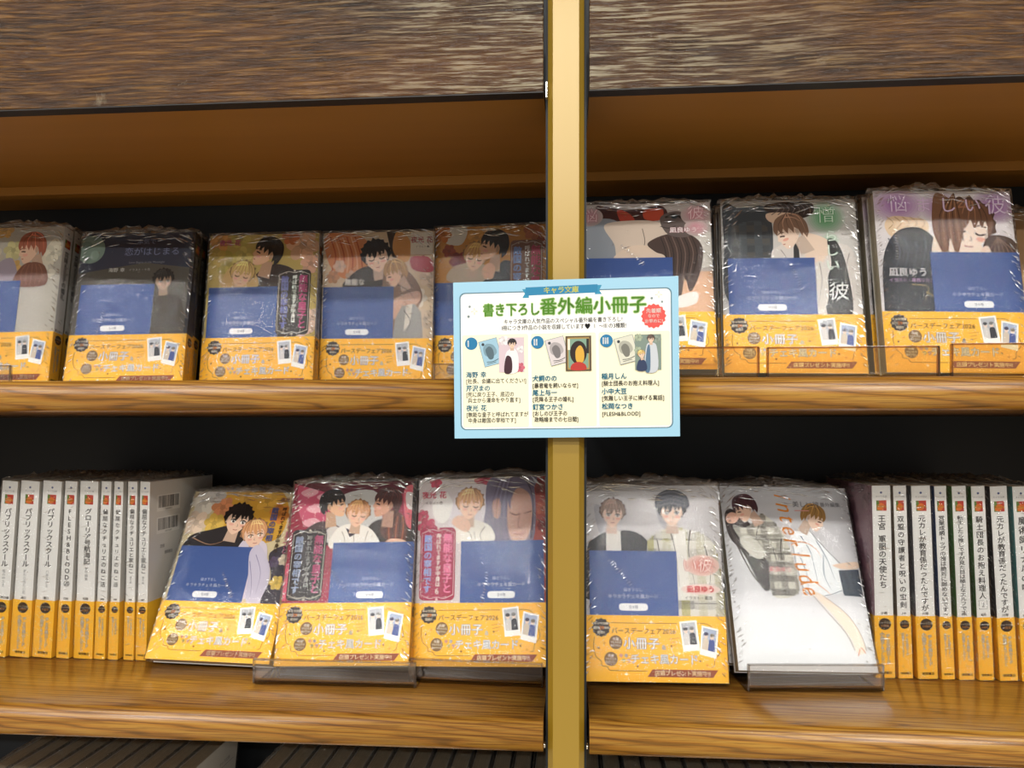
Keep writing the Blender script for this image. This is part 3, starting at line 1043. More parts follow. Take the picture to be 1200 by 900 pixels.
def cover_embrace(P):      # upper row, fourth: two embracing, orange wings and pale blooms
    P.poly([(0, 0), (105, 0), (105, 148), (0, 148)], 'd9c3a6')
    P.blob([(2, 146), (6, 118), (22, 104), (40, 110), (44, 136), (26, 148)], 'd58a56')
    for i in range(7):
        P.line([(6 + i * 4, 144), (12 + i * 4, 126), (8 + i * 5, 110)], 1.2, 'e9b48c' if i % 2 else 'b3552e')
    flowers(P, [(16, 116, 6), (10, 106, 6), (90, 86, 9), (98, 66, 9), (88, 58, 8), (100, 104, 8), (96, 120, 5), (28, 106, 6)],
            ['e2bfa0', 'c9946c', 'eadfd0', 'd9c4ae', 'e6d8c8', 'dfc8b4', 'b23f4c', 'd8b294'])
    P.poly([(60, 148), (72, 148), (76, 122), (66, 124)], '33261f')
    P.blob([(70, 148), (82, 140), (82, 122), (74, 120), (66, 132)], 'd49a58')
    P.rrect(83, 126, 104, 147, 1, 'e9e2d6')
    P.text('夜光 花', 93.5, 140, 6.2, 'c22c42', 0.03)
    P.text('イラスト◆', 94, 133.5, 2.6, '6a5a52')
    P.blob([(84, 124), (102, 122), (104, 110), (86, 112)], 'b54856')
    P.blob([(20, 96), (30, 110), (44, 116), (54, 110), (56, 96)], '3a3230')
    head(P, 51, 124, 12.2, 12, 1, hair='1f1c1e', skin='f0d0b8', eyes='closed')
    P.blob([(58, 110), (70, 116), (84, 108), (94, 92), (92, 78), (70, 50), (60, 50)], '8a6e5c')
    P.blob([(68, 84), (90, 92), (92, 82), (72, 66), (66, 72)], 'caa088')
    profile(P, 70, 108, 10.5, 24, 1, hair='bb9468', skin='eec9ac')
    P.poly([(68, 48), (70, 66), (76, 78), (88, 80), (94, 72), (96, 48)], '9a9892')
    P.poly([(80, 79), (86, 80), (84, 62), (78, 54)], 'd8d0c4')
    folds(P, [[(78, 74), (84, 64), (80, 52)], [(72, 98), (82, 92), (88, 84)]], '55504c', 0.9)
    P.text('無能な', 31, 101, 6.4, 'f2ece4', 0.03)

def cover_autumn(P):       # upper row, fifth: amber leaves, dark haired man kisses a blond one
    P.poly([(0, 0), (105, 0), (105, 148), (0, 148)], 'c58a3c')
    P.blob([(4, 148), (10, 134), (26, 132), (30, 148)], 'd8d4cc')
    flowers(P, [(24, 116, 9), (14, 126, 6), (40, 138, 8), (56, 144, 7), (8, 142, 8), (92, 142, 8), (100, 130, 7), (72, 146, 6)],
            ['8a3226', 'a04a2c', 'd9a04c', 'e0b060', 'c87a34', 'b5683c', '9c4a34', 'd8943c'])
    P.blob([(14, 98), (20, 112), (44, 114), (58, 104), (56, 94)], 'c6b292')
    P.blob([(44, 92), (56, 104), (66, 116), (78, 110), (82, 92)], '2b2728')
    head(P, 39, 119, 10.5, -12, 1, hair='d1a062', skin='eecbaa', eyes='closed')
    profile(P, 56, 128, 12.5, -8, 1, hair='1d1a1c', skin='eac09c')
    P.blob([(46, 108), (52, 114), (58, 110), (56, 100), (48, 100)], 'e9bc98')
    title_panel(P, 72, 102, 54, 134, '7d5442', pink='d1456c', blue='7fa0d8')

def cover_rose(P):         # upper row, right first: two close faces, rose lettering
    P.poly([(0, 0), (105, 0), (105, 148), (0, 148)], 'c2b8b2')
    P.poly([(0, 48), (105, 48), (105, 84), (60, 84), (0, 84)], 'dcb292')
    P.poly([(92, 118), (105, 120), (105, 88), (90, 86)], 'd9d4cc')
    P.blob([(16, 147), (40, 142), (66, 146), (70, 134), (40, 128), (20, 132)], '4a2c2c')
    P.blob([(32, 142), (40, 140), (46, 132), (36, 130)], 'b94a3c')
    P.blob([(54, 142), (68, 142), (66, 132), (54, 133)], 'c2523c')
    P.blob([(8, 128), (26, 134), (40, 122), (36, 98), (10, 96)], '9aa0a8')
    P.blob([(22, 128), (44, 132), (64, 130), (76, 120), (60, 112), (54, 98), (34, 96), (30, 110)], 'e0cfbf')
    P.line([(52, 124), (54, 112), (52, 104)], 0.5, '5a4a44')
    P.line([(38, 106), (48, 108), (58, 105)], 0.6, '5a4a44')
    P.blob([(30, 96), (44, 108), (64, 106), (76, 98), (60, 94)], 'e9d4c0')
    P.blob([(56, 110), (70, 118), (88, 118), (98, 106), (96, 84), (88, 66), (84, 78), (80, 60), (74, 76), (68, 70), (70, 96), (62, 102)], '51423e')
    for i in range(9):
        P.line([(66 + i * 3, 116), (70 + i * 3, 100), (70 + i * 2.4, 70 + i)], 0.8, '7a655c' if i % 2 else '37302f')
    P.blob([(66, 134), (80, 140), (92, 130), (88, 116), (72, 118)], '6a5f5c')
    P.line([(70, 134), (77, 137), (83, 133)], 1.8, '2a2626')
    P.ell(77, 134.5, 2.6, 1.8, '39464c', 14)
    P.line([(66, 126), (72, 124), (78, 126)], 0.7, '2f2a2a')
    P.blob([(76, 60), (92, 66), (92, 56), (78, 52)], 'e9e6e0')
    for x, y, r in ((10, 136, 9), (94, 136, 10), (94, 124, 8)):
        P.glow(x, y, r * 1.2, r, 'd09aa2', 'c2b8b2')
    P.text('悩', 10, 137, 14, 'f0d6d8', -0.01, outline=('b54a5c', 0.02))
    P.text('彼', 94, 138, 14, 'f0d6d8', -0.01, outline=('b54a5c', 0.02))
    P.text('凪良ゆう', 84, 122, 5.4, 'f6ecec', 0.03, outline=('b86a74', 0.05))

def cover_green(P):        # upper row, right second: light haired youth in black braces, green lettering
    P.poly([(0, 0), (105, 0), (105, 148), (0, 148)], 'd2cfcb')
    for x, y, rx, ry, c in ((82, 132, 15, 15, '6fae7e'), (96, 60, 10, 12, 'a8ceb0'), (84, 110, 8, 9, 'b0d2b8')):
        P.glow(x, y, rx, ry, c, 'd2cfcb')
    P.blob([(2, 146), (14, 142), (34, 143), (40, 128), (40, 100), (38, 60), (4, 60), (2, 110)], '3d444a')
    plaid(P, [(8, 66), (8, 118), (16, 128), (34, 128), (38, 104), (36, 66)], '4c5358', ('41464a', '5a5650', '525a60'), 12)
    P.blob([(38, 96), (46, 108), (58, 112), (84, 110), (98, 106), (103, 92), (104, 48), (44, 48)], 'dfd8d2')
    P.poly([(56, 110), (63, 110), (62, 48), (54, 48)], '26282a')
    P.blob([(62, 116), (70, 118), (84, 110), (80, 96), (72, 88), (64, 96)], 'efd8c4')
    P.blob([(82, 112), (90, 109), (96, 84), (97, 48), (79, 48), (80, 76), (84, 92)], '2a2c2e')
    P.blob([(60, 104), (68, 92), (78, 92), (80, 60), (66, 50)], 'e2dcd4')
    folds(P, [[(66, 96), (72, 84), (70, 60)], [(98, 100), (94, 82), (98, 58)], [(75, 92), (76, 76), (72, 56)], [(46, 104), (50, 96), (48, 88)]], '968c86', 0.7)
    P.blob([(34, 142), (44, 146), (70, 146), (72, 136), (60, 131), (42, 134)], '352b2a')
    P.blob([(36, 136), (40, 128), (62, 126), (62, 134), (50, 137)], 'e6c6ac')
    profile(P, 55, 119, 12.4, 24, 1, hair='8a6b58', skin='f1d9c6')
    for i in range(7):
        P.line([(42 + i * 4, 145), (46 + i * 4, 140), (40 + i * 5, 135)], 0.7, '6a5c58')
    P.text('憎', 82, 134, 15, 'd8ecd8', -0.01, outline=('4d9a60', 0.03))
    P.text('らしい', 85, 122, 11, 'eef4ee', -0.01, True, pitch=1.15, outline=('9cc8a4', 0.02))
    P.text('彼', 88, 68, 16, 'f4f6f2', -0.008, shear=.08)
    P.text('凪良ゆう', 98, 117, 2.6, '7a6a64')

def cover_violet(P):       # upper row, right third: brown haired man close up, violet lettering
    P.poly([(0, 0), (105, 0), (105, 148), (0, 148)], 'e6e0e2')
    for x, y, rx, ry, c in ((18, 136, 22, 15, 'b484ba'), (52, 134, 18, 13, 'bb90c0'), (92, 135, 18, 15, 'ae7eb6')):
        P.glow(x, y, rx, ry, c, 'e6e0e2')
    P.blob([(7, 118), (12, 126), (24, 126), (40, 122), (36, 108), (14, 108)], 'e9cfae')
    for i in range(5):
        P.line([(9 + i * 6, 126), (14 + i * 6, 121), (10 + i * 6, 116)], 0.6, 'b8946c')
    P.poly(spline_pts([(2, 48), (3, 84), (8, 103), (18, 115), (33, 117), (44, 108), (46, 98), (40, 84), (40, 76), (48, 64), (60, 48)]), '262a33')
    for i in range(9):
        P.line([(9 + i * 4, 108 + 3 * math.sin(i)), (14 + i * 3.2, 97), (10 + i * 2.6, 84 - i * 2)], 1.1, '56607a' if i % 2 else '3a4252', taper=True)
    P.blob([(44, 110), (52, 118), (72, 112), (80, 98), (70, 86), (64, 48), (46, 60), (40, 84)], 'f3e2d0')
    P.line([(42, 92), (52, 96), (62, 96)], 1.2, '55504c')
    head(P, 69, 116, 18.5, -10, 1, hair='7c5640', skin='f4e2d2', eyes='closed', look=.16, neck=False)
    P.blob([(48, 146), (44, 130), (44, 112), (52, 92), (56, 108), (60, 94), (66, 112), (68, 126), (60, 140)], '82593f')
    for i in range(7):
        P.line([(62, 146), (50 + i * 2.4, 128), (49 + i * 2.8, 100 + i)], 0.9, 'a97a58' if i % 2 else '583a2a')
    P.blob([(80, 100), (86, 110), (98, 110), (105, 104), (105, 90), (84, 88)], '4f392f')
    for i in range(6):
        P.line([(92, 109), (86 + i * 3, 100), (84 + i * 4, 90)], 0.7, '8a6a58')
    P.blob([(78, 98), (84, 102), (86, 92), (80, 90)], 'f0d6c4')
    P.text('悩', 18, 137, 16, 'ecd8ee', -0.012, outline=('a06aa8', 0.012))
    P.text('ましい', 59, 136, 14, 'ead2ec', -0.012, pitch=1.35, outline=('a86aa6', 0.01))
    P.text('彼', 93, 136, 17, 'ecd8ee', -0.012, outline=('a06aa8', 0.012))
    P.text('凪良ゆう', 22, 80, 7.4, 'f2eef2', 0.03)
    P.text('イラスト・葛西リカコ', 24, 73.5, 3.4, 'b58ab8', 0.02)
    folds(P, [[(24, 70), (36, 68), (32, 56)], [(34, 64), (40, 60), (44, 52)]], 'a58c5c', 1.0)

def cover_rosy_side(P):    # leftmost of the right spine group: muted rose cover
    P.poly([(0, 0), (105, 0), (105, 148), (0, 148)], 'b08c98')
    flowers(P, [(20, 130, 12), (60, 120, 14), (90, 138, 10), (40, 96, 10), (84, 92, 12), (14, 90, 9), (60, 66, 10)], ['c8a2ac', '9a7484', 'b89aa4'])
    head(P, 50, 100, 13, 5, 1, hair='5c4448')

def cover_plain(c, d):
    def f(P):
        P.poly([(0, 0), (105, 0), (105, 148), (0, 148)], c)
        P.blob([(20, 40), (30, 110), (60, 130), (84, 110), (90, 40)], d)
        head(P, 54, 112, 12, 0, 1, hair=shade(d, .6))
    return f

# ---- the yellow paper band round the books
BAND_H = 48.0

def band_front():
    P = Print(105, BAND_H, 'ffc433')
    br = '6b4a1e'
    P.rect = (0, 0, 105, BAND_H)
    P.line([(19, 42.4), (69, 42.4)], 0.45, br, smooth=False)
    P.line([(82, 42.4), (91, 42.4), (97, 37), (98.5, 30), (100, 22), (96, 17), (95, 12), (92.5, 11)], 0.45, br)
    P.line([(6.6, 32), (6.0, 25), (7.6, 18), (11.6, 14.5), (12, 11.4), (16, 10.6), (17.5, 8.4), (22, 7.9), (46, 7.9)], 0.45, br)
    P.star(49.5, 43.2, 1.5, 'fdf3d2', 0.5)
    P.star(30, 5.6, 1.5, 'fdf3d2', 0.5)
    pts = []
    for i in range(48):
        a = i * math.pi / 24
        r = 6.6 + 0.5 * math.cos(a * 12)
        pts.append((11.8 + r * math.cos(a), 38.9 + r * math.sin(a)))
    P.poly(pts, '3a3024')
    P.text('キャラ文庫', 11.8, 41.8, 2.2, 'f2e3bd', 0.02)
    P.text('創刊', 8.2, 38.6, 2.3, 'f2e3bd', 0.02)
    P.text('29', 12.2, 38.7, 3.4, 'ee8a35', 0.03)
    P.text('周年', 16.0, 38.6, 2.0, 'f2e3bd', 0.02)
    P.text('記念!!', 11.8, 35.4, 2.2, 'f2e3bd', 0.02)
    P.text('バースデーフェア2026', 43.5, 36.6, 5.0, '5f4012', 0.02, squeeze=.95)
    for x, y in ((22.6, 28.3), (18.8, 16.2)):
        P.ell(x, y, 5.0, 5.1, '86683a', 24)
        P.text('先着', x, y + 2.3, 2.3, 'f3e6c4', 0.02)
        P.text('でもらえる', x, y, 1.6, 'f3e6c4', 0.02)
        P.text('書き下ろし' if y > 20 else '描き下ろし', x, y - 2.4, 1.6, 'f3e6c4', 0.02)
    P.text('小冊子', 42, 27.6, 8.8, 'fbf6ea', 0.0, outline=('7d8a98', 0.05), pitch=1.04)
    P.text('&', 58.4, 25.2, 4.6, 'd8cfa0', 0.02, outline=('7d8a98', 0.04))
    for i, (ch, c) in enumerate(zip('キラキラ', ('e7a0a0', 'b8d28a', 'a9c2d8', 'd8a8c4'))):
        P.text(ch, 26.4 + i * 1.9, (18.6, 15.0)[i % 2], 3.4, c, 0.02, outline=('8b7440', 0.04))
    P.text('チェキ風カード', 58.5, 16.4, 7.6, 'fbf6ea', 0.0, outline=('7d8a98', 0.05), squeeze=.95)
    P.poly([(45.5, 3.8), (49.5, 9.2), (98, 9.2), (94, 3.8)], '9a5236')
    P.text('店頭プレゼント実施中!!', 71.5, 6.5, 4.0, 'f6dfae', 0.02, squeeze=.98)
    for x, y in ((9.8, 24), (38.5, 11.2), (85, 15.5), (64, 26)):
        P.ell(x, y, 0.8, 0.8, br, 8)
    for x, y in ((14, 27.6), (90, 12.6)):
        P.star(x, y, 1.6, 'e0a028', 0.4)
    for k in range(3):
        P.line([(62 + k, 31 - k * 2.6), (70 - k, 32 - k * 2.4)], 0.4, 'b98a2c', smooth=False)
    for pts, bg, a, b, c in (([(70.4, 43.8), (83.4, 45.2), (85.2, 23.4), (72.8, 22.2)], 'b9bcc0', '4a4a50', 'd8d4d0', '33343c'),
                             ([(87.2, 41.4), (99.6, 38.6), (97, 17.4), (84.8, 20.4)], 'aebad0', '4a4660', 'd9cbb8', '4a5c9c')):
        P.poly(pts, 'f8f7f2')
        q = lambda u, v: tuple((pts[0][i] * (1 - u) + pts[1][i] * u) * v + (pts[3][i] * (1 - u) + pts[2][i] * u) * (1 - v) for i in (0, 1))
        P.poly([q(.1, .2), q(.9, .2), q(.9, .94), q(.1, .94)], bg)
        for u0, col in ((.3, a), (.66, c)):
            P.poly([q(u0 - .2, .2), q(u0 + .2, .2), q(u0 + .16, .55), q(u0, .64), q(u0 - .16, .55)], d := (b if u0 < .5 else c))
            x, y = q(u0, .68)
            P.ell(x, y, 1.6, 1.9, 'ecd6c4', 12)
            x, y = q(u0, .74)
            P.ell(x, y, 1.75, 1.4, a if u0 < .5 else shade(b, .6), 12)
    return P

def band_spine(w):
    P = Print(w, BAND_H, 'ffc433')
    x = w * .52
    r = min(4.6, w * .36)
    P.ell(x, 41.5, r, r, '3a2c20', 22)
    P.text('キャラ文庫', x, 42.4, r * .42, 'f2e3bd', 0.02)
    P.text('29周年', x, 40.2, r * .46, 'ee9a45', 0.02)
    s = min(3.6, w * .25)
    P.text('小冊子&', x - s * .62, 35.4, s, 'efe6d2', 0.0, True, outline=('978a74', 0.07), pitch=1.0)
    P.text('チェキ風カード', x + s * .62, 34, s, 'efe6d2', 0.0, True, outline=('978a74', 0.07), pitch=1.0)
    P.text('プレゼント', x - s * .62, 35.4 - s * 4.1, s * .8, 'efe6d2', 0.0, True, outline=('978a74', 0.07))
    P.text('徳間書店', x, 4.0, min(2.3, w * .2), '4a3510', 0.03)
    return P

def spine_art(w, title, author=None, size=5.8, bg='eeeeec', ink_='3a3c40', sub=None, span=None, num=None):
    P = Print(w, 148, bg)
    x = w * .5
    P.ell(x, 142.6, 0.9, 0.9, '4a5a8c', 10)
    P.text('キャラ文庫', x, 139.6, min(1.7, w * .14), '8a8c90')
    s = min(7.6, w * .62)
    y0 = 128.6
    P.poly([(x - s / 2, y0), (x + s / 2, y0), (x + s / 2, y0 + 8), (x - s / 2, y0 + 8)], 'b5392c')
    P.poly([(x - s / 2, y0), (x - s * .1, y0), (x - s * .24, y0 + 8), (x - s / 2, y0 + 8)], '5d7a34')
    P.blob([(x - s * .4, y0 + 1), (x + s * .1, y0 + .8), (x + s * .35, y0 + 4), (x, y0 + 6), (x - s * .3, y0 + 4.5)], 'd9702c')
    P.text('Chara', x, y0 + 3.6, s * .42, 'f0b93c', 0.03, squeeze=.95)
    top = 125.5
    n = len(title)
    size = min(size, w * .55)
    pitch = 1.0
    if span:
        pitch = span / n / size
    P.text(title, x, top, size, ink_, 0.022, True, pitch=pitch)
    if sub:
        P.text(sub, x, top - sum((0.62 if c == ' ' else 1) * size * pitch for c in title) - 2, size * .48, '7c7d80', 0.0, True)
    if num:
        yy = top - n * size * pitch - size * .75
        P.line([(x - size * .55, yy - size * .6), (x + size * .55, yy - size * .6), (x + size * .55, yy + size * .6), (x - size * .55, yy + size * .6), (x - size * .55, yy - size * .6)], 0.3, ink_, smooth=False)
        P.text(num, x, yy, size * .9, ink_)
    if author:
        P.text(author, x, 49.8, min(2.4, w * .2), '2d2d2f', 0.03)
    return P

def back_art():
    P = Print(105, 148, 'd9d6cf')
    rnd = random.Random(3)
    for y in (122, 103):
        P.poly([(11, y), (47, y), (47, y + 14), (11, y + 14)], 'e8e6e0')
        x = 13
        while x < 45:
            w = rnd.choice((.4, .7, 1.0))
            P.poly([(x, y + 3), (x + w, y + 3), (x + w, y + 13), (x, y + 13)], '3a3a3c')
            x += w + rnd.choice((.4, .6, .9))
        P.text('9784199011' if y > 110 else '1920193007', 29, y + 1.4, 2.2, '55565a')
    P.text('定価', 20, 92, 3.4, '77767a')
    P.text('徳間書店', 30, 86, 3.2, '77767a')
    P.text('キャラ文庫', 80, 130, 4, '8a898a')
    P.line([(64, 126), (98, 126)], 0.5, '9a999a', smooth=False)
    return P

# ------------------------------------------------------------------ book builder
FRONT = lambda t: (lambda a, b, o: (a - 52.5, -o, b))
SPINE = lambda t: (lambda a, b, o: (52.5 + o, a, b))
BACKP = lambda t: (lambda a, b, o: (52.5 - a, t + o, b))
BANDF = None
BSP = {}
BACKA = None

def film_mesh(t, flap, seed, y0=-1.9):
    """open-backed skin of film just off the book, crinkled towards its edges, sealed flap on top"""
    rnd = random.Random(seed)
    mb = MB()
    mb.attr = []
    g = 1.5
    x0, x1, z0, z1, y1 = -52.5 - g, 52.5 + g, -0.6, 148 + g, t + 0.6
    path = [(x0, y1), (x0, (y0 + y1) / 2), (x0 + 0.3, y0 + 0.9)]
    nx = 16
    path += [(x0 + 1.2 + (x1 - x0 - 2.4) * i / nx, y0) for i in range(nx + 1)]
    path += [(x1 - 0.3, y0 + 0.9), (x1, (y0 + y1) / 2), (x1, y1)]
    nz = 22
    n = len(path)
    for j in range(nz + 1):
        z = z0 + (z1 - z0) * j / nz
        for i, (x, y) in enumerate(path):
            e = min(abs(x - x0), abs(x1 - x), abs(z1 - z), abs(z - z0) * .8)
            k = max(0.0, 1 - e / 16)
            jit = rnd.uniform(-1, 1) * 0.55 * k
            dy = jit if y == y0 else 0
            dx = jit * .6 if y != y0 else 0
            mb.v.append((x + dx, y + dy, z + rnd.uniform(-1, 1) * .4 * k))
            mb.attr.append(0.10 + 0.75 * k ** 1.5)
    k0 = mb.m(FILM)
    for j in range(nz):
        for i in range(n - 1):
            a = j * n + i
            mb.f.append((a, a + 1, a + n + 1, a + n))
            mb.mi.append(k0)
    # top cover and its crumpled seam
    base = len(mb.v)
    rows = ((y0 + .4, z1, 0), (y0 + 2.5, z1 + flap * .35, .6), ((y0 + y1) / 2, z1 + flap, 1), (y1 - 1, z1 + flap * .3, .6), (y1, z1 - 1, .2))
    m = 26
    for (y, z, w) in rows:
        for i in range(m + 1):
            u = i / m
            h = (z - z1) * (0.45 + 0.55 * math.sin(u * math.pi)) * rnd.uniform(.55, 1.25)
            mb.v.append((x0 + (x1 - x0) * u, y + rnd.uniform(-1, 1) * .8 * w, z1 + (h if z > z1 else z - z1)))
            mb.attr.append(1.0)
    for j in range(len(rows) - 1):
        for i in range(m):
            a = base + j * (m + 1) + i
            mb.f.append((a, a + 1, a + m + 2, a + m + 1))
            mb.mi.append(k0)
    # small folded creases: ridges of two facets, thick along the sides and the top
    kc = mb.m(CREASE)
    def crease(x, z, ln, wd, ang, side=0):
        o = len(mb.v)
        c, s_ = math.cos(ang), math.sin(ang)
        h = wd * rnd.uniform(.02, .26)
        for a, b, d in ((-ln / 2, 0, 0), (0, -wd / 2, 0), (0, wd / 2, 0), (ln / 2, 0, 0), (-ln * .2, 0, h), (ln * .2, 0, h)):
            px, pz = a * c - b * s_, a * s_ + b * c
            if side:
                mb.v.append((side + (0.1 + d) * (1 if side > 0 else -1), min(max(x + px, y0 + .8), y1), z + pz))
            else:
                mb.v.append((min(max(x + px, x0 + .9), x1 - .9), y0 - 0.08 - d, min(z + pz, z1)))
            mb.attr.append(0.6)
        for f in ((0, 1, 4), (1, 5, 4), (1, 3, 5), (3, 2, 5), (2, 4, 5), (2, 0, 4)):
            mb.f.append(tuple(i + o for i in f))
            mb.mi.append(kc)
    for e, q in ((x0 + 1.5, 1), (x1 - 1.5, -1)):
        z = 6.0
        dens = rnd.uniform(1.4, 3.2)
        while z < 146:
            d = abs(rnd.gauss(0, 3.4))
            crease(e + q * d, z, rnd.uniform(2.5, 7.5), rnd.uniform(.6, 1.6), q * rnd.uniform(.35, .95))
            z += dens * rnd.uniform(.4, 1.6)
    for i in range(46):
        x = rnd.uniform(x0 + 3, x1 - 3)
        d = abs(rnd.gauss(0, 6))
        crease(x, z1 - .8 - d, rnd.uniform(5, 18), rnd.uniform(.7, 1.7), rnd.gauss(0, .16) + (.5 if x < x0 + 18 else -.5 if x > x1 - 18 else 0))
    for i in range(16):
        crease(rnd.uniform(x0 + 8, x1 - 8), rnd.uniform(4, 140), rnd.uniform(1.2, 4), rnd.uniform(.3, .7), rnd.uniform(-1.5, 1.5))
    cx, cz, ca = rnd.uniform(-40, 30), rnd.uniform(70, 118), rnd.uniform(-2.2, -.8)
    for i in range(12):
        crease(cx + i * 2.2 * math.cos(ca) + rnd.uniform(-.6, .6), cz + i * 2.2 * math.sin(ca), rnd.uniform(2.5, 6), rnd.uniform(.6, 1.3), ca + 1.4 + rnd.uniform(-.3, .3))
    for i in range(14):
        crease((y0 + y1) / 2 + rnd.uniform(-3, 3), rnd.uniform(8, 144), rnd.uniform(3, 8), rnd.uniform(.5, 1), rnd.uniform(-.5, .5), x1)
    return mb

def make_book(front, t, title, author=None, card=None, band=True, film=True, spine_bg='eeeeec', spine_ink='3a3c40', size=5.8, sub=None, span=None,
              num=None, flap=8.0, card_rot=0.0, front_full=True):
    global BANDF, BACKA
    root = empty('paperback_book')
    mb = MB()
    base = ink(spine_bg)
    mb.box((-52.5, 0, 0), (52.5, 0.4, 148), base)
    mb.box((-52.5, t - 0.4, 0), (52.5, t, 148), base)
    mb.box((52.0, 0.0, 0), (52.5, t, 148), base)
    if front:
        P = Print(105, 148)
        front(P)
        P.emit(mb, FRONT(t), 0.03)
    spine_art(t, title, author, size, spine_bg, spine_ink, sub, span, num).emit(mb, SPINE(t), 0.03)
    if BACKA is None:
        BACKA = back_art()
    BACKA.emit(mb, BACKP(t), 0.03)
    mb.build('cover', root)
    mb = MB()
    mb.box((-51.6, 0.45, 0.8), (51.9, t - 0.45, 147.2), PAGES)
    mb.build('page_block', root)
    yb = -0.95 if front_full else -0.75
    if band:
        if BANDF is None:
            BANDF = band_front()
        if t not in BSP:
            BSP[t] = band_spine(t)
        mb = MB()
        y = ink('ffc433')
        mb.box((-52.9, yb, 0.2), (52.9, yb + 0.12, BAND_H), y)
        mb.box((52.78, yb, 0.2), (52.9, t + .3, BAND_H), y)
        mb.box((-52.9, t + .2, 0.2), (52.9, t + .3, BAND_H), y)
        BANDF.emit(mb, lambda a, b, o: (a - 52.5, yb - o, b), 0.02)
        BSP[t].emit(mb, lambda a, b, o: (52.9 + o, a, b), 0.02)
        mb.build('paper_band', root)['label'] = 'yellow printed paper band'
    if card is not None:
        P = Print(67, 68, '405d9c')
        P.text('描き下ろし', 33, 38.5, 2.9, 'c9d3ea')
        P.text('キラキラチェキ風カード', 33, 33.6, 3.5, 'dfe6f4', 0.01)
        P.rrect(22, 23, 44, 28.4, 2.6, 'f1f2f2')
        P.text('全8種', 33, 25.7, 2.8, '7c8294')
        mb = MB()
        c, s_ = math.cos(math.radians(card_rot)), math.sin(math.radians(card_rot))
        mb.box((0, 0, 0), (67, 0.3, 68), ink('405d9c'))
        P.emit(mb, lambda a, b, o: (a, -o, b), 0.02)
        mb.v = [(x * c - z * s_, y, x * s_ + z * c) for x, y, z in mb.v]
        mb.build('bonus_card', root, (card - 52.5, -0.6, 28.5))['label'] = 'dark blue bonus card tucked under the band'
    if film:
        fo = film_mesh(t, flap, random.randrange(10 ** 6), -1.9 if front_full else -1.05).build('shrink_film', root, smooth=True)
        fo.data.polygons.foreach_set('use_smooth', [p.material_index == 0 for p in fo.data.polygons])
    return root

def pose(root, X, Y, Z, yaw, rec, roll):
    """front-cover book standing on its lower edge: yaw, backward recline and sideways roll in degrees"""
    yaw, rec, roll = map(math.radians, (yaw, rec, roll))
    cy, sy, cr, sr = math.cos(yaw), math.sin(yaw), math.cos(rec), math.sin(rec)
    u = Vector((cy, sy, 0))
    v = Vector((-sy * sr, cy * sr, cr))
    u2 = u * math.cos(roll) - v * math.sin(roll)
    v2 = u * math.sin(roll) + v * math.cos(roll)
    d = v2.cross(u2)
    M = Matrix((u2, d, v2)).transposed().to_4x4()
    M.translation = Vector(W3(X, Y, Z + 0.7 + 53 * abs(math.sin(roll)) * cr))
    root.matrix_world = M
    return d

def stack(root, p, n, t, label, rear, group=None):
    """front copy at pose p plus n-1 copies leaning behind it"""
    X, Y, Z, yaw, rec, roll = p
    pose(root, *p)
    tag(root, label, 'book', group)
    pitch = (t + 4.2) / math.cos(math.radians(rec))
    for k in range(1, n):
        c = copy_tree(root)
        a = math.radians(yaw)
        jx = (1.5, -1.5)[k % 2]
        pose(c, X - math.sin(a) * pitch * k + jx, Y + math.cos(a) * pitch * k, Z, yaw, rec, roll)
        for ch in list(c.children):
            if ch.name.startswith('bonus_card'):
                bpy.data.objects.remove(ch)
        tag(c, rear[k - 1], 'book', group)
    return root
# ------------------------------------------------------------------ face-out books, lower shelf
T = 12.0
G1 = 'face-out books on the lower shelf'
G2 = 'face-out books on the upper shelf'
NM = '無能な皇子と呼ばれてますが中身は敵国の宰相です'
UT = '美しい彼'
b = make_book(cover_party, T, NM, '夜光花', card=2.5, size=4.4, span=76)
stack(b, (-290.0, 81.7, -184.3, -3.6, 29.5, 0.2), 2, T, 'wrapped autumn-flower book with black-haired man leaning on a blond one, beside white spines',
      ['rear copy leaning behind the book with autumn flowers, on the lower shelf'], G1)
b = make_book(cover_trio, T, NM, '夜光花', card=38, size=4.4, span=76)
stack(b, (-177.4, 70.0, -182.9, -0.7, 21.7, -1.7), 2, T, 'wrapped dark red book with three men above its blue card, in a clear stand',
      ['rear copy showing its spine behind the dark red book with three men'], G1)
b = make_book(cover_garden, T, NM, '夜光花', card=36.5, size=4.4, span=76)
stack(b, (-71.7, 78.6, -184.1, -4.9, 15.9, -2.4), 2, T, 'wrapped book with a blond man and a long violet-haired one, left of the gold post',
      ['rear copy behind the book with the long violet-haired man'], G1)
b = make_book(cover_pair, T, '儘ならない彼', '凪良ゆう', card=3.5)
stack(b, (62.4, 68.0, -187.4, 3.0, 14.4, 0.4), 3, T, 'wrapped book with two youths in black jacket and checked shirt, right of the gold post',
      ['second copy behind the book with black jacket and checked shirt', 'hindmost copy behind the book with black jacket and checked shirt'], G1)
b = make_book(cover_interlude, T, 'interlude 美しい彼番外編集', '凪良ゆう', band=False)
stack(b, (176.4, 82.8, -182.1, 5.7, 25.6, 1.4), 3, T, 'white book with orange script and two men back to back, without paper band',
      ['second copy behind the white book with orange script', 'hindmost copy behind the white book with orange script'], G1)

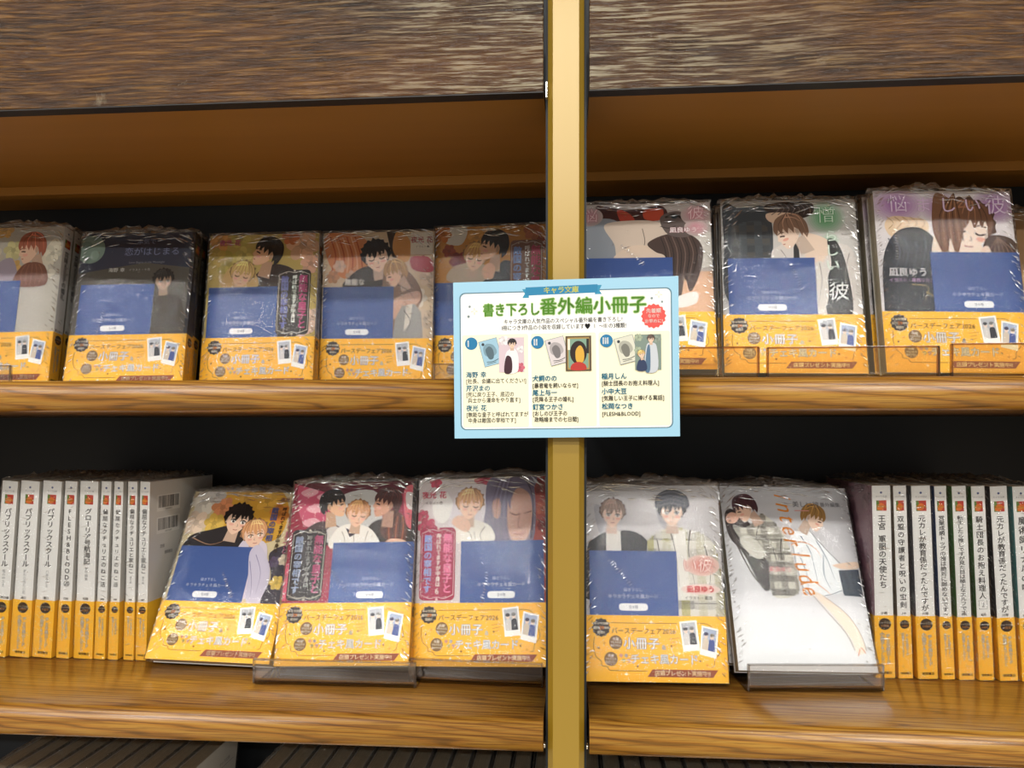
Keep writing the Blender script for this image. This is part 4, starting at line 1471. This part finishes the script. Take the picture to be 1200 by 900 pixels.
# ------------------------------------------------------------------ face-out books, upper shelf
b = make_book(cover_blossom, T, '花降る王子の婚礼', '尾上与一', card=1.5)
stack(b, (-513.1, 134.1, 39.6, 0.4, 9.9, -0.6), 2, T, 'pale wrapped book with russet hair, cut by the left end of the upper shelf',
      ['rear copy with white spine behind the russet-haired book'], G2)
b = make_book(cover_moon, T, '恋がはじまる', '海野幸', card=4.5, spine_bg='23252c', spine_ink='d9d8d4')
stack(b, (-394.6, 138.9, 37.9, 3.6, 13.6, -0.9), 2, T, 'night-blue wrapped book with a green moon and dark spine',
      ['rear copy with dark spine behind the night-blue moon book'], G2)
b = make_book(cover_golden, T, NM, '夜光花', card=2.5, size=4.4, span=76, flap=2.0)
stack(b, (-286.1, 167.0, 37.0, 0.0, 9.4, -0.5), 2, T, 'golden blossom book with its title box right of the blue card',
      ['rear copy behind the golden blossom book'], G2)
b = make_book(cover_embrace, T, NM, '夜光花', card=1, size=4.4, span=76, flap=2.0)
stack(b, (-180.6, 184.6, 36.0, -1.1, 3.6, 0.4), 2, T, 'wrapped book of an embracing pair with orange wing and author box top right',
      ['rear copy behind the embracing-pair book'], G2)
b = make_book(cover_autumn, T, NM, '夜光花', card=1, size=4.4, span=76, flap=2.0)
stack(b, (-77.5, 189.0, 38.2, -6.5, 1.0, 0.8), 2, T, 'amber book half hidden behind the top left of the blue sign',
      ['rear copy behind the amber book at the blue sign'], G2)
b = make_book(cover_rose, T, UT, '凪良ゆう', card=8)
stack(b, (52.2, 62.4, 43.6, -2.3, 21.4, 0.8), 2, T, 'rose-lettered book half hidden behind the top right of the blue sign',
      ['rear copy behind the rose-lettered book'], G2)
b = make_book(cover_green, T, '憎らしい彼', '凪良ゆう', card=4.5)
stack(b, (169.4, 92.1, 42.2, -2.0, 14.8, 0.9), 2, T, 'green-lettered book with a light-haired youth in black braces',
      ['rear copy behind the green-lettered book'], G2)
b = make_book(cover_violet, T, '悩ましい彼', '凪良ゆう', card=39.5)
stack(b, (286.9, 88.7, 41.5, 2.6, 11.5, 0.8), 3, T, 'violet-lettered book with a brown-haired man close up, blue card at right',
      ['second copy behind the violet-lettered book', 'hindmost copy behind the violet-lettered book'], G2)
b = make_book(cover_plain('a8845a', 'c8a878'), T, '気難しい王子に捧げる寓話', '小中大豆', size=4.6)
pose(b, 402, 150, 36.5, 0, 8, 0)
tag(b, 'brown-covered book mostly cut off at the right end of the upper shelf', 'book', G2)

# ------------------------------------------------------------------ spine-out books, lower shelf
def spine_book(xt0, xt1, xb0, xb1, Y, title, author, label, group, yaw=0.0, front=None, top=True, **kw):
    w = round(min(xt1 - xt0, xb1 - xb0) - 2.0, 1)
    b = make_book(front, w, title, author, front_full=False, flap=kw.pop('flap', 5.0), **kw)
    tilt = math.atan2((xt0 + xt1 - xb0 - xb1) / 2, 148)
    # local +x (spine) looks out of the shelf, local y runs to the right
    a = math.radians(yaw)
    ex, ey, ez = Vector((math.sin(a), -math.cos(a), 0)), Vector((math.cos(a), math.sin(a), 0)), Vector((0, 0, 1))
    ey2 = ey * math.cos(tilt) - ez * math.sin(tilt)
    ez2 = ey * math.sin(tilt) + ez * math.cos(tilt)
    M = Matrix((ex, ey2, ez2)).transposed().to_4x4()
    xc = (xb0 + xb1) / 2
    lift = w / 2 * abs(math.sin(tilt)) + 0.3
    o = Vector((xc, Y, ZL + lift)) - ex * 52.5 - ey2 * (w / 2)
    M.translation = Vector(W3(*o))
    b.matrix_world = M
    tag(b, label, 'book', group)
    return b

GS1 = 'white spines left on the lower shelf'
GS2 = 'white spines right on the lower shelf'
PS = 'パブリックスクール'
K1, K2 = '偏屈なクチュリエのねこ活', '偏屈なクチュリエと家ねこ'
LS = [(-479.1, -463.6, -491.3, -473.8, PS, '樋口美沙緒', 'white spine cut by the left picture edge, first of three alike katakana titles', dict(size=6.2, span=50, sub='檻の中の王')),
      (-462.4, -444.3, -473.0, -453.3, PS, '樋口', 'white spine, middle one of three with the same katakana title', dict(size=6.2, span=50, sub='群れを出た小鳥')),
      (-442.8, -424.7, -452.6, -433.7, PS, '樋口', 'white spine left of the Latin-lettered one, last of three alike titles', dict(size=6.2, span=50, sub='八年後の王')),
      (-423.5, -411.2, -433.7, -416.1, 'FLESH&BLOOD㉕', '松岡', 'white spine with Latin letters running down it', dict(size=5.4, span=66)),
      (-410.5, -392.6, -415.7, -398.2, 'グローリア号航海記', '松岡', 'wide white spine just right of the Latin-lettered spine', dict(size=6.0, span=47, sub='番外編集')),
      (-391.8, -381.4, -397.8, -387.4, K1, '海野', 'narrow white spine right of the wide one, first of a matching pair', dict(size=5.6, span=66)),
      (-380.7, -371.0, -386.6, -375.3, K1, '海野', 'narrow white spine, second of the matching pair, third from the barcoded cover', dict(size=5.6, span=66)),
      (-368.8, -358.9, -372.2, -362.4, K2, '海野', 'narrow white spine next to the one with the barcoded cover', dict(size=5.0, span=54, sub='番外編')),
      (-358.2, -347.8, -361.8, -351.4, K2, '海野', 'white book showing spine and barcoded back cover, last before the autumn flower book', dict(size=5.0, span=54, sub='番外編'))]
fr = cover_plain('9aa4b4', 'c8b8a8')
for r in LS:
    spine_book(*r[:4], 103, r[4], r[5], r[6], GS1, yaw=-1.5 if r is LS[-1] else 0, front=None, **r[7])
RS = [(229.0, 244.6, 232.2, 248.5, '王宮 軍服の天使たち', '火崎', 'white spine with rose front cover, next to the white book in its stand', dict(size=5.9)),
      (244.8, 256.3, 249.3, 261.6, '双璧の守護者と呪いの宝剣', '小中', 'white spine second from the rose-covered end, title ending in a long sword name', dict(size=5.9, span=72)),
      (258.2, 274.0, 263.6, 279.8, '元カレが教育係だったんですが', '川琴', 'wide white spine, nearer the rose cover of two with the same title', dict(size=5.6, span=74)),
      (275.2, 285.8, 281.2, 292.4, '営業成績トップの俺は絶対に諦めないです', '小林', 'narrow white spine crowded with small title, between two wider spines', dict(size=4.6, span=74)),
      (288.1, 300.3, 294.0, 306.9, '転生したら推しですが見た目は極上なエルフです', '柿田', 'white spine with the longest small-lettered title, left of the boxed numeral', dict(size=4.6, span=76)),
      (302.2, 314.0, 308.1, 321.4, '騎士団長のお抱え料理人', '稲月', 'white spine ending in a boxed numeral two', dict(size=5.9, span=64, num='2')),
      (315.9, 330.1, 323.2, 338.9, '元カレが教育係だったんですが', '川琴', 'wide white spine right of the boxed numeral, same title as another', dict(size=5.6, span=74)),
      (332.3, 346.2, 340.0, 354.2, '魔術師リナルの嘘', '水無月', 'white spine cut by the right picture edge', dict(size=6.4, span=58))]
cols = [None, ('8a7a66', '5a6a8c'), ('6a6a70', '8a5a4a'), ('2c4a7c', '6a7a9c'), ('5a8a4a', '3a3a3a'), ('4a7a3a', '8a6a4a'), ('3a3a3c', '6a5a4a'), ('5a9a9a', '3a3a3a')]
for i, r in enumerate(RS):
    spine_book(*r[:4], 104, r[4], r[5], r[6], GS2, front=cover_rosy_side if i == 0 else cover_plain(*cols[i]), **r[7])

# ------------------------------------------------------------------ shadowed row under the lower shelf
def low_row(x0, x1, Y, tilt, group, label, lastlabel=None):
    w = 12.4
    mb_root = make_book(None, w, '恋の祈り', None, band=False, spine_bg='eeebe4', flap=4.0)
    x = x0
    first = True
    step = (w + 4.2) / math.cos(math.radians(tilt))
    rnd = random.Random(int(x1))
    while x < x1:
        b = mb_root if first else copy_tree(mb_root)
        first = False
        t_ = math.radians(tilt)
        ex, ey, ez = Vector((0, -1, 0)), Vector((1, 0, 0)), Vector((0, 0, 1))
        ey2 = ey * math.cos(t_) - ez * math.sin(t_)
        ez2 = ey * math.sin(t_) + ez * math.cos(t_)
        M = Matrix((ex, ey2, ez2)).transposed().to_4x4()
        o = Vector((x, Y + rnd.uniform(-1.5, 1.5), ZB + abs(math.sin(t_)) * w + .5)) - ex * 52.5
        M.translation = Vector(W3(*o))
        b.matrix_world = M
        x += step
        tag(b, lastlabel if lastlabel and x >= x1 else label, 'book', group)
low_row(-478, -318, 58, 6, 'wrapped books in the dark row, far left', 'wrapped book in the shadowed row at the lower left corner', 'wrapped book ending the lower left shadowed row, pale back cover showing')
low_row(-262, -30, 58, 6, 'wrapped books in the dark row, left of the post', 'wrapped book in the shadowed row just left of the post foot')
low_row(16, 345, 58, -3, 'wrapped books in the dark row, right of the post', 'wrapped book in the shadowed row right of the post')

# ------------------------------------------------------------------ clear acrylic display stands
def acrylic_stand(x0, x1, yl, zs, lip, depth, label, yaw=0.0, base=3.0, lean=20, back=True, m=None, me=None):
    m, me = m or ACRYL, me or ACRYL_EDGE
    """bent sheet: front lip, base, leaning back rest"""
    e = empty('acrylic_book_stand', label, 'book stand', 'clear acrylic book stands')
    e.location = W3((x0 + x1) / 2, yl, zs)
    e.rotation_euler.z = math.radians(yaw)
    hw = (x1 - x0) / 2
    mb = MB()
    r, w = 6.0, 2.4
    arc = lambda q: [(r - q * math.cos(math.radians(g)), r - q * math.sin(math.radians(g))) for g in range(0, 91, 15)]
    mb.extrude_x(([(0, lip)] + arc(r) + [(9, 0), (9, w)] + arc(r - w)[::-1] + [(w, lip)]), -hw, hw, m)
    lo_ = mb.build('front_lip', e, recalc=True)
    mb = MB()
    mb.box((-hw, 9.2, -0.0), (hw, depth, base - 0.4), me, 0.4)
    mb.build('base_plate', e)
    mb = MB()
    mb.box((-hw + 0.2, -0.3, lip - 0.9), (hw - .2, 2.7, lip + 0.3), me, 0.2)
    for sx in (-1, 1):
        mb.box((sx * (hw - .4) - .7, -0.2, 2), (sx * (hw - .4) + .7, 2.6, lip - .2), me, 0.2)
    mb.build('lip_edge', e)
    if not back:
        return e
    mb = MB()
    a = math.radians(lean)
    q = [(depth, 0), (depth - 2.2, base), (depth - 2.2 + 62 * math.sin(a), base + 62 * math.cos(a)), (depth + 62 * math.sin(a), 62 * math.cos(a))]
    mb.extrude_x(q[::-1], -hw, hw, m)
    mb.build('back_rest', e, recalc=True)
    return e
acrylic_stand(-238, -115, 49, ZL, 20, 68, 'clear stand with front lip holding the dark red three-men book', base=2.0, lean=22)
acrylic_stand(127, 225, 64, ZL, 21, 78, 'clear stand with front lip holding the white book with orange script', yaw=4, base=2.0, lean=27)
acrylic_stand(-123, -22, 60, ZL, 19, 66, 'clear stand in front of the violet-haired book, left of the gold post', yaw=-3, base=2.0, lean=17)
acrylic_stand(14, 130.5, 42, ZU, 24, 66, 'amber-tinted clear stand running behind the blue sign on the right upper shelf', base=3.4, lean=22, m=AMBER, me=AMBER_EDGE)
acrylic_stand(136, 252, 42, ZU, 23.5, 92, 'amber-tinted stand under the green-lettered book on the upper shelf', base=3.4, lean=16, m=AMBER, me=AMBER_EDGE)
acrylic_stand(260, 372, 42, ZU, 25, 104, 'amber-tinted stand at the right end of the upper shelf under the violet-lettered book', base=3.4, lean=14, m=AMBER, me=AMBER_EDGE)
acrylic_stand(-590, -477, 110, ZU, 21, 62, 'clear stand at the far left end of the upper shelf', base=2.0, back=False)
acrylic_stand(-122, -28, 160, ZU, 24, 70, 'clear stand under the amber book left of the post', base=2.0, back=False)

# ------------------------------------------------------------------ blue printed sign on the post
def sign():
    Wd, Hd = 145.6, 102.4
    P = Print(Wd, Hd, '9fcde6', step=0.004)
    P.rect = (0, 0, Wd, Hd)
    k = Wd / 1075.0             # the photographed card spans 1075 x 760 units
    X = lambda u: (u - 62) * k
    Y = lambda v: (820 - v) * k * (Hd / (760 * k))
    P.rrect(X(92), Y(780), X(1106), Y(112), 3.6, '5c7f92')
    P.rrect(X(98), Y(775), X(1100), Y(118), 3.2, 'fbfaf6')
    for a, b_ in ((104, 424), (438, 748), (760, 1096)):
        P.rrect(X(a), Y(768), X(b_), Y(318), 1.4, 'fbf5d6')
    # ribbon
    P.poly([(X(398), Y(102)), (X(430), Y(102)), (X(430), Y(145)), (X(398), Y(145)), (X(410), Y(124))], '2f8fb5')
    P.poly([(X(745), Y(92)), (X(778), Y(92)), (X(766), Y(116)), (X(778), Y(136)), (X(745), Y(136))], '2f8fb5')
    P.poly([(X(414), Y(94)), (X(758), Y(88)), (X(758), Y(128)), (X(414), Y(134))], '1f80ac')
    P.text('キャラ文庫', X(584), Y(110), 4.6, 'f4ee5e', 0.02)
    P.text('書き下ろし', X(345), Y(200), 9.0, '74b73c', 0.022, squeeze=.84, outline=('d7e9c2', 0.05))
    P.text('番外編小冊子', X(735), Y(190), 11.6, '74b73c', 0.022, squeeze=.99, outline=('d7e9c2', 0.05))
    P.text('キャラ文庫の人気作品のスペシャル番外編を書き下ろし!', X(590), Y(258), 3.5, '2e2e2e', 0.015, squeeze=.87)
    P.text('1冊につき3作品の小説を収録しています♥　Ⅰ〜Ⅲの3種類!', X(592), Y(288), 3.5, '2e2e2e', 0.015, squeeze=.87)
    for u, v, r, c in ((142, 180, .8, '7a8a8c'), (136, 228, .9, '7a8a8c'), (1012, 162, .8, '7a8a8c'), (1060, 180, .7, '7a8a8c')):
        P.ell(X(u), Y(v), r, r, c, 10)
    for u, v in ((165, 204), (1045, 146)):
        P.star(X(u), Y(v), 2.6, 'b8b28c', 0.3)
        P.star(X(u), Y(v), 1.9, 'fbfaf6', 0.3)
    pts = []
    for i in range(64):
        a = i * math.pi / 32
        r = 7.6 + 0.45 * math.cos(16 * a)
        pts.append((X(1020) + r * math.cos(a), Y(247) + r * math.sin(a)))
    P.poly(pts, 'e0544e')
    for i, t in enumerate(('先着順', 'なので', 'お早めに!')):
        P.text(t, X(1020), Y(247) + 3.4 - i * 3.3, (3.2, 2.5, 2.7)[i], 'fdf4ee', 0.02)
    teal, dk = '2a86a8', '3a3a3a'
    cols = ((148, 120, 'Ⅰ', '9cc3d8', [('海野 幸', 512, 1), ('[社長、会議に出てください!]', 543, 0), ('芹沢まの', 578, 1), ('[死に戻り王子、底辺の', 608, 0),
                                       (' 兵士から運命をやり直す]', 636, 0), ('夜光 花', 674, 1), ('[無能な皇子と呼ばれてますが', 706, 0), (' 中身は敵国の宰相です]', 734, 0)]),
            (469, 442, 'Ⅱ', 'd8cfd0', [('犬飼のの', 535, 1), ('[暴君竜を飼いならせ]', 570, 0), ('尾上与一', 604, 1), ('[花降る王子の婚礼]', 636, 0),
                                       ('釘宮つかさ', 672, 1), ('[おしのび王子の', 704, 0), (' 政略婚までの七日間]', 733, 0)]),
            (797, 772, 'Ⅲ', 'd9d8c8', [('稲月しん', 530, 1), ('[騎士団長のお抱え料理人]', 564, 0), ('小中大豆', 602, 1), ('[気難しい王子に捧げる寓話]', 635, 0),
                                       ('松岡なつき', 673, 1), ('[FLESH&BLOOD]', 709, 0)]))
    for ci, (cx, lx, rn, bc, lines) in enumerate(cols):
        P.ell(X(cx), Y(360), 4.1, 4.1, '1f78a8', 28)
        P.text(rn, X(cx), Y(360), 5.4, 'fdfdfb', 0.03)
        for t, v, big in lines:
            P.text(t, X(lx), Y(v), 4.2 if big else 3.55, teal if big else dk, 0.026 if big else 0.012, align='l', squeeze=.96 if big else (.86 if ci == 0 or len(t) < 12 else .88))
        # booklet picture and cover picture
        P.push(X(cx + 94), Y(404), 14)
        P.poly([(-6.2, -8.6), (6.2, -8.6), (6.2, 8.6), (-6.2, 8.6)], '8a9298')
        P.poly([(-5.9, -8.3), (5.9, -8.3), (5.9, 8.3), (-5.9, 8.3)], bc)
        P.blob([(-4, 4), (-1, 6), (3, 4), (4, -1), (0, -3), (-4, -1)], shade(bc, .8))
        P.blob([(-3, 2), (0, 4), (2, 1), (1, -4), (-2, -4)], shade(bc, .55))
        P.ell(-3.6, 6.2, 1.0, 1.0, '3a3e44', 10)
        P.line([(-4, -5.6), (0, -6.2), (4, -5.4)], 0.5, shade(bc, .5))
        P.line([(-4, -7), (2, -7)], 0.4, shade(bc, .55))
        P.pop()
        x0, x1, y0, y1 = X(cx + 134), X(cx + 256), Y(502), Y(334)
        w, h = x1 - x0, y1 - y0
        P.poly([(x0, y0), (x1, y0), (x1, y1), (x0, y1)], ('d8c4cc', '5c4a34', '7f8f86')[ci])
        P.push((x0 + x1) / 2, (y0 + y1) / 2, 0, w / 14)
        if ci == 0:
            flowers(P, [(-4, 8, 2.6), (4.6, -7, 2.6), (5, 3, 2)], ['f0e8ea', 'cf6a7c'])
            P.blob([(-3, -9.6), (-3.4, 0), (0, 3.5), (3, 2), (4, -4), (3, -9.6)], 'e9e6ea')
            P.blob([(-4, -9.6), (-3, -1), (0, -2), (0, -9.6)], '40222a')
            head(P, 0.4, 6.0, 2.1, 0, hair='2a2224')
        elif ci == 1:
            P.rrect(-6, -8.8, 6, 8.8, .6, 'a98c50')
            P.rrect(-5.4, -8, 5.4, 8, .6, '7fa08c')
            P.ell(0, 0.5, 4.6, 6.4, '2a1c16', 26)
            P.blob([(-1.5, 1.5), (1, 4.4), (3, 1), (2.6, -4.5), (-1, -4.5)], 'dba93f')
            P.blob([(-3.8, -9), (-3.6, -6), (0, -4.6), (3.6, -6), (3.8, -9)], 'b8362e')
            P.poly([(-5.8, 2), (-4.6, 2), (-4.6, 8), (-5.8, 8)], 'efe6d2')
            P.poly([(4.4, 0), (5.8, 0), (5.8, 8), (4.4, 8)], '26221e')
        else:
            flowers(P, [(-5, 8, 2), (5, 7, 2), (-5.4, 1, 2)], ['a8b49c', '8f9c90'])
            P.blob([(-1.6, -9.8), (-1, 3), (1.6, 5), (4.6, 3), (5, -9.8)], 'c7ccd4')
            P.blob([(-1.6, -9.8), (-0.6, 2), (1, 3), (1, -9.8)], '54718c')
            P.blob([(-6, -9.8), (-5.4, -5), (-3, -3.6), (-1, -6), (-1, -9.8)], '2f3c5c')
            head(P, 1.6, 7.0, 1.8, 0, hair='5a4a44')
            head(P, -3.6, -1.2, 1.8, 10, hair='d0b070')
        P.pop()
    mb = MB()
    mb.box((0, 0, 0), (Wd, 0.5, Hd), ink('9fcde6'))
    P.emit(mb, lambda a, b_, o: (a, -o, b_), 0.02)
    # pivot on the lower left corner, mid card
    mb.v = [(x - Wd / 2, y, z) for x, y, z in mb.v]
    o = mb.build('promotional_sign')
    o.location = W3(-4.3, -9.5, -4.2)
    o.rotation_euler = (0, math.radians(-0.6), math.radians(-1.0))
    pad = MB()
    pad.box((-9, 0.5, 30), (11, 7.6, 70), ink('e8e6e0'), 0.4)
    pad.build('adhesive_pad', o)
    tag(o, 'light blue printed card sign with green heading, fixed to the gold post', 'sign')
sign()
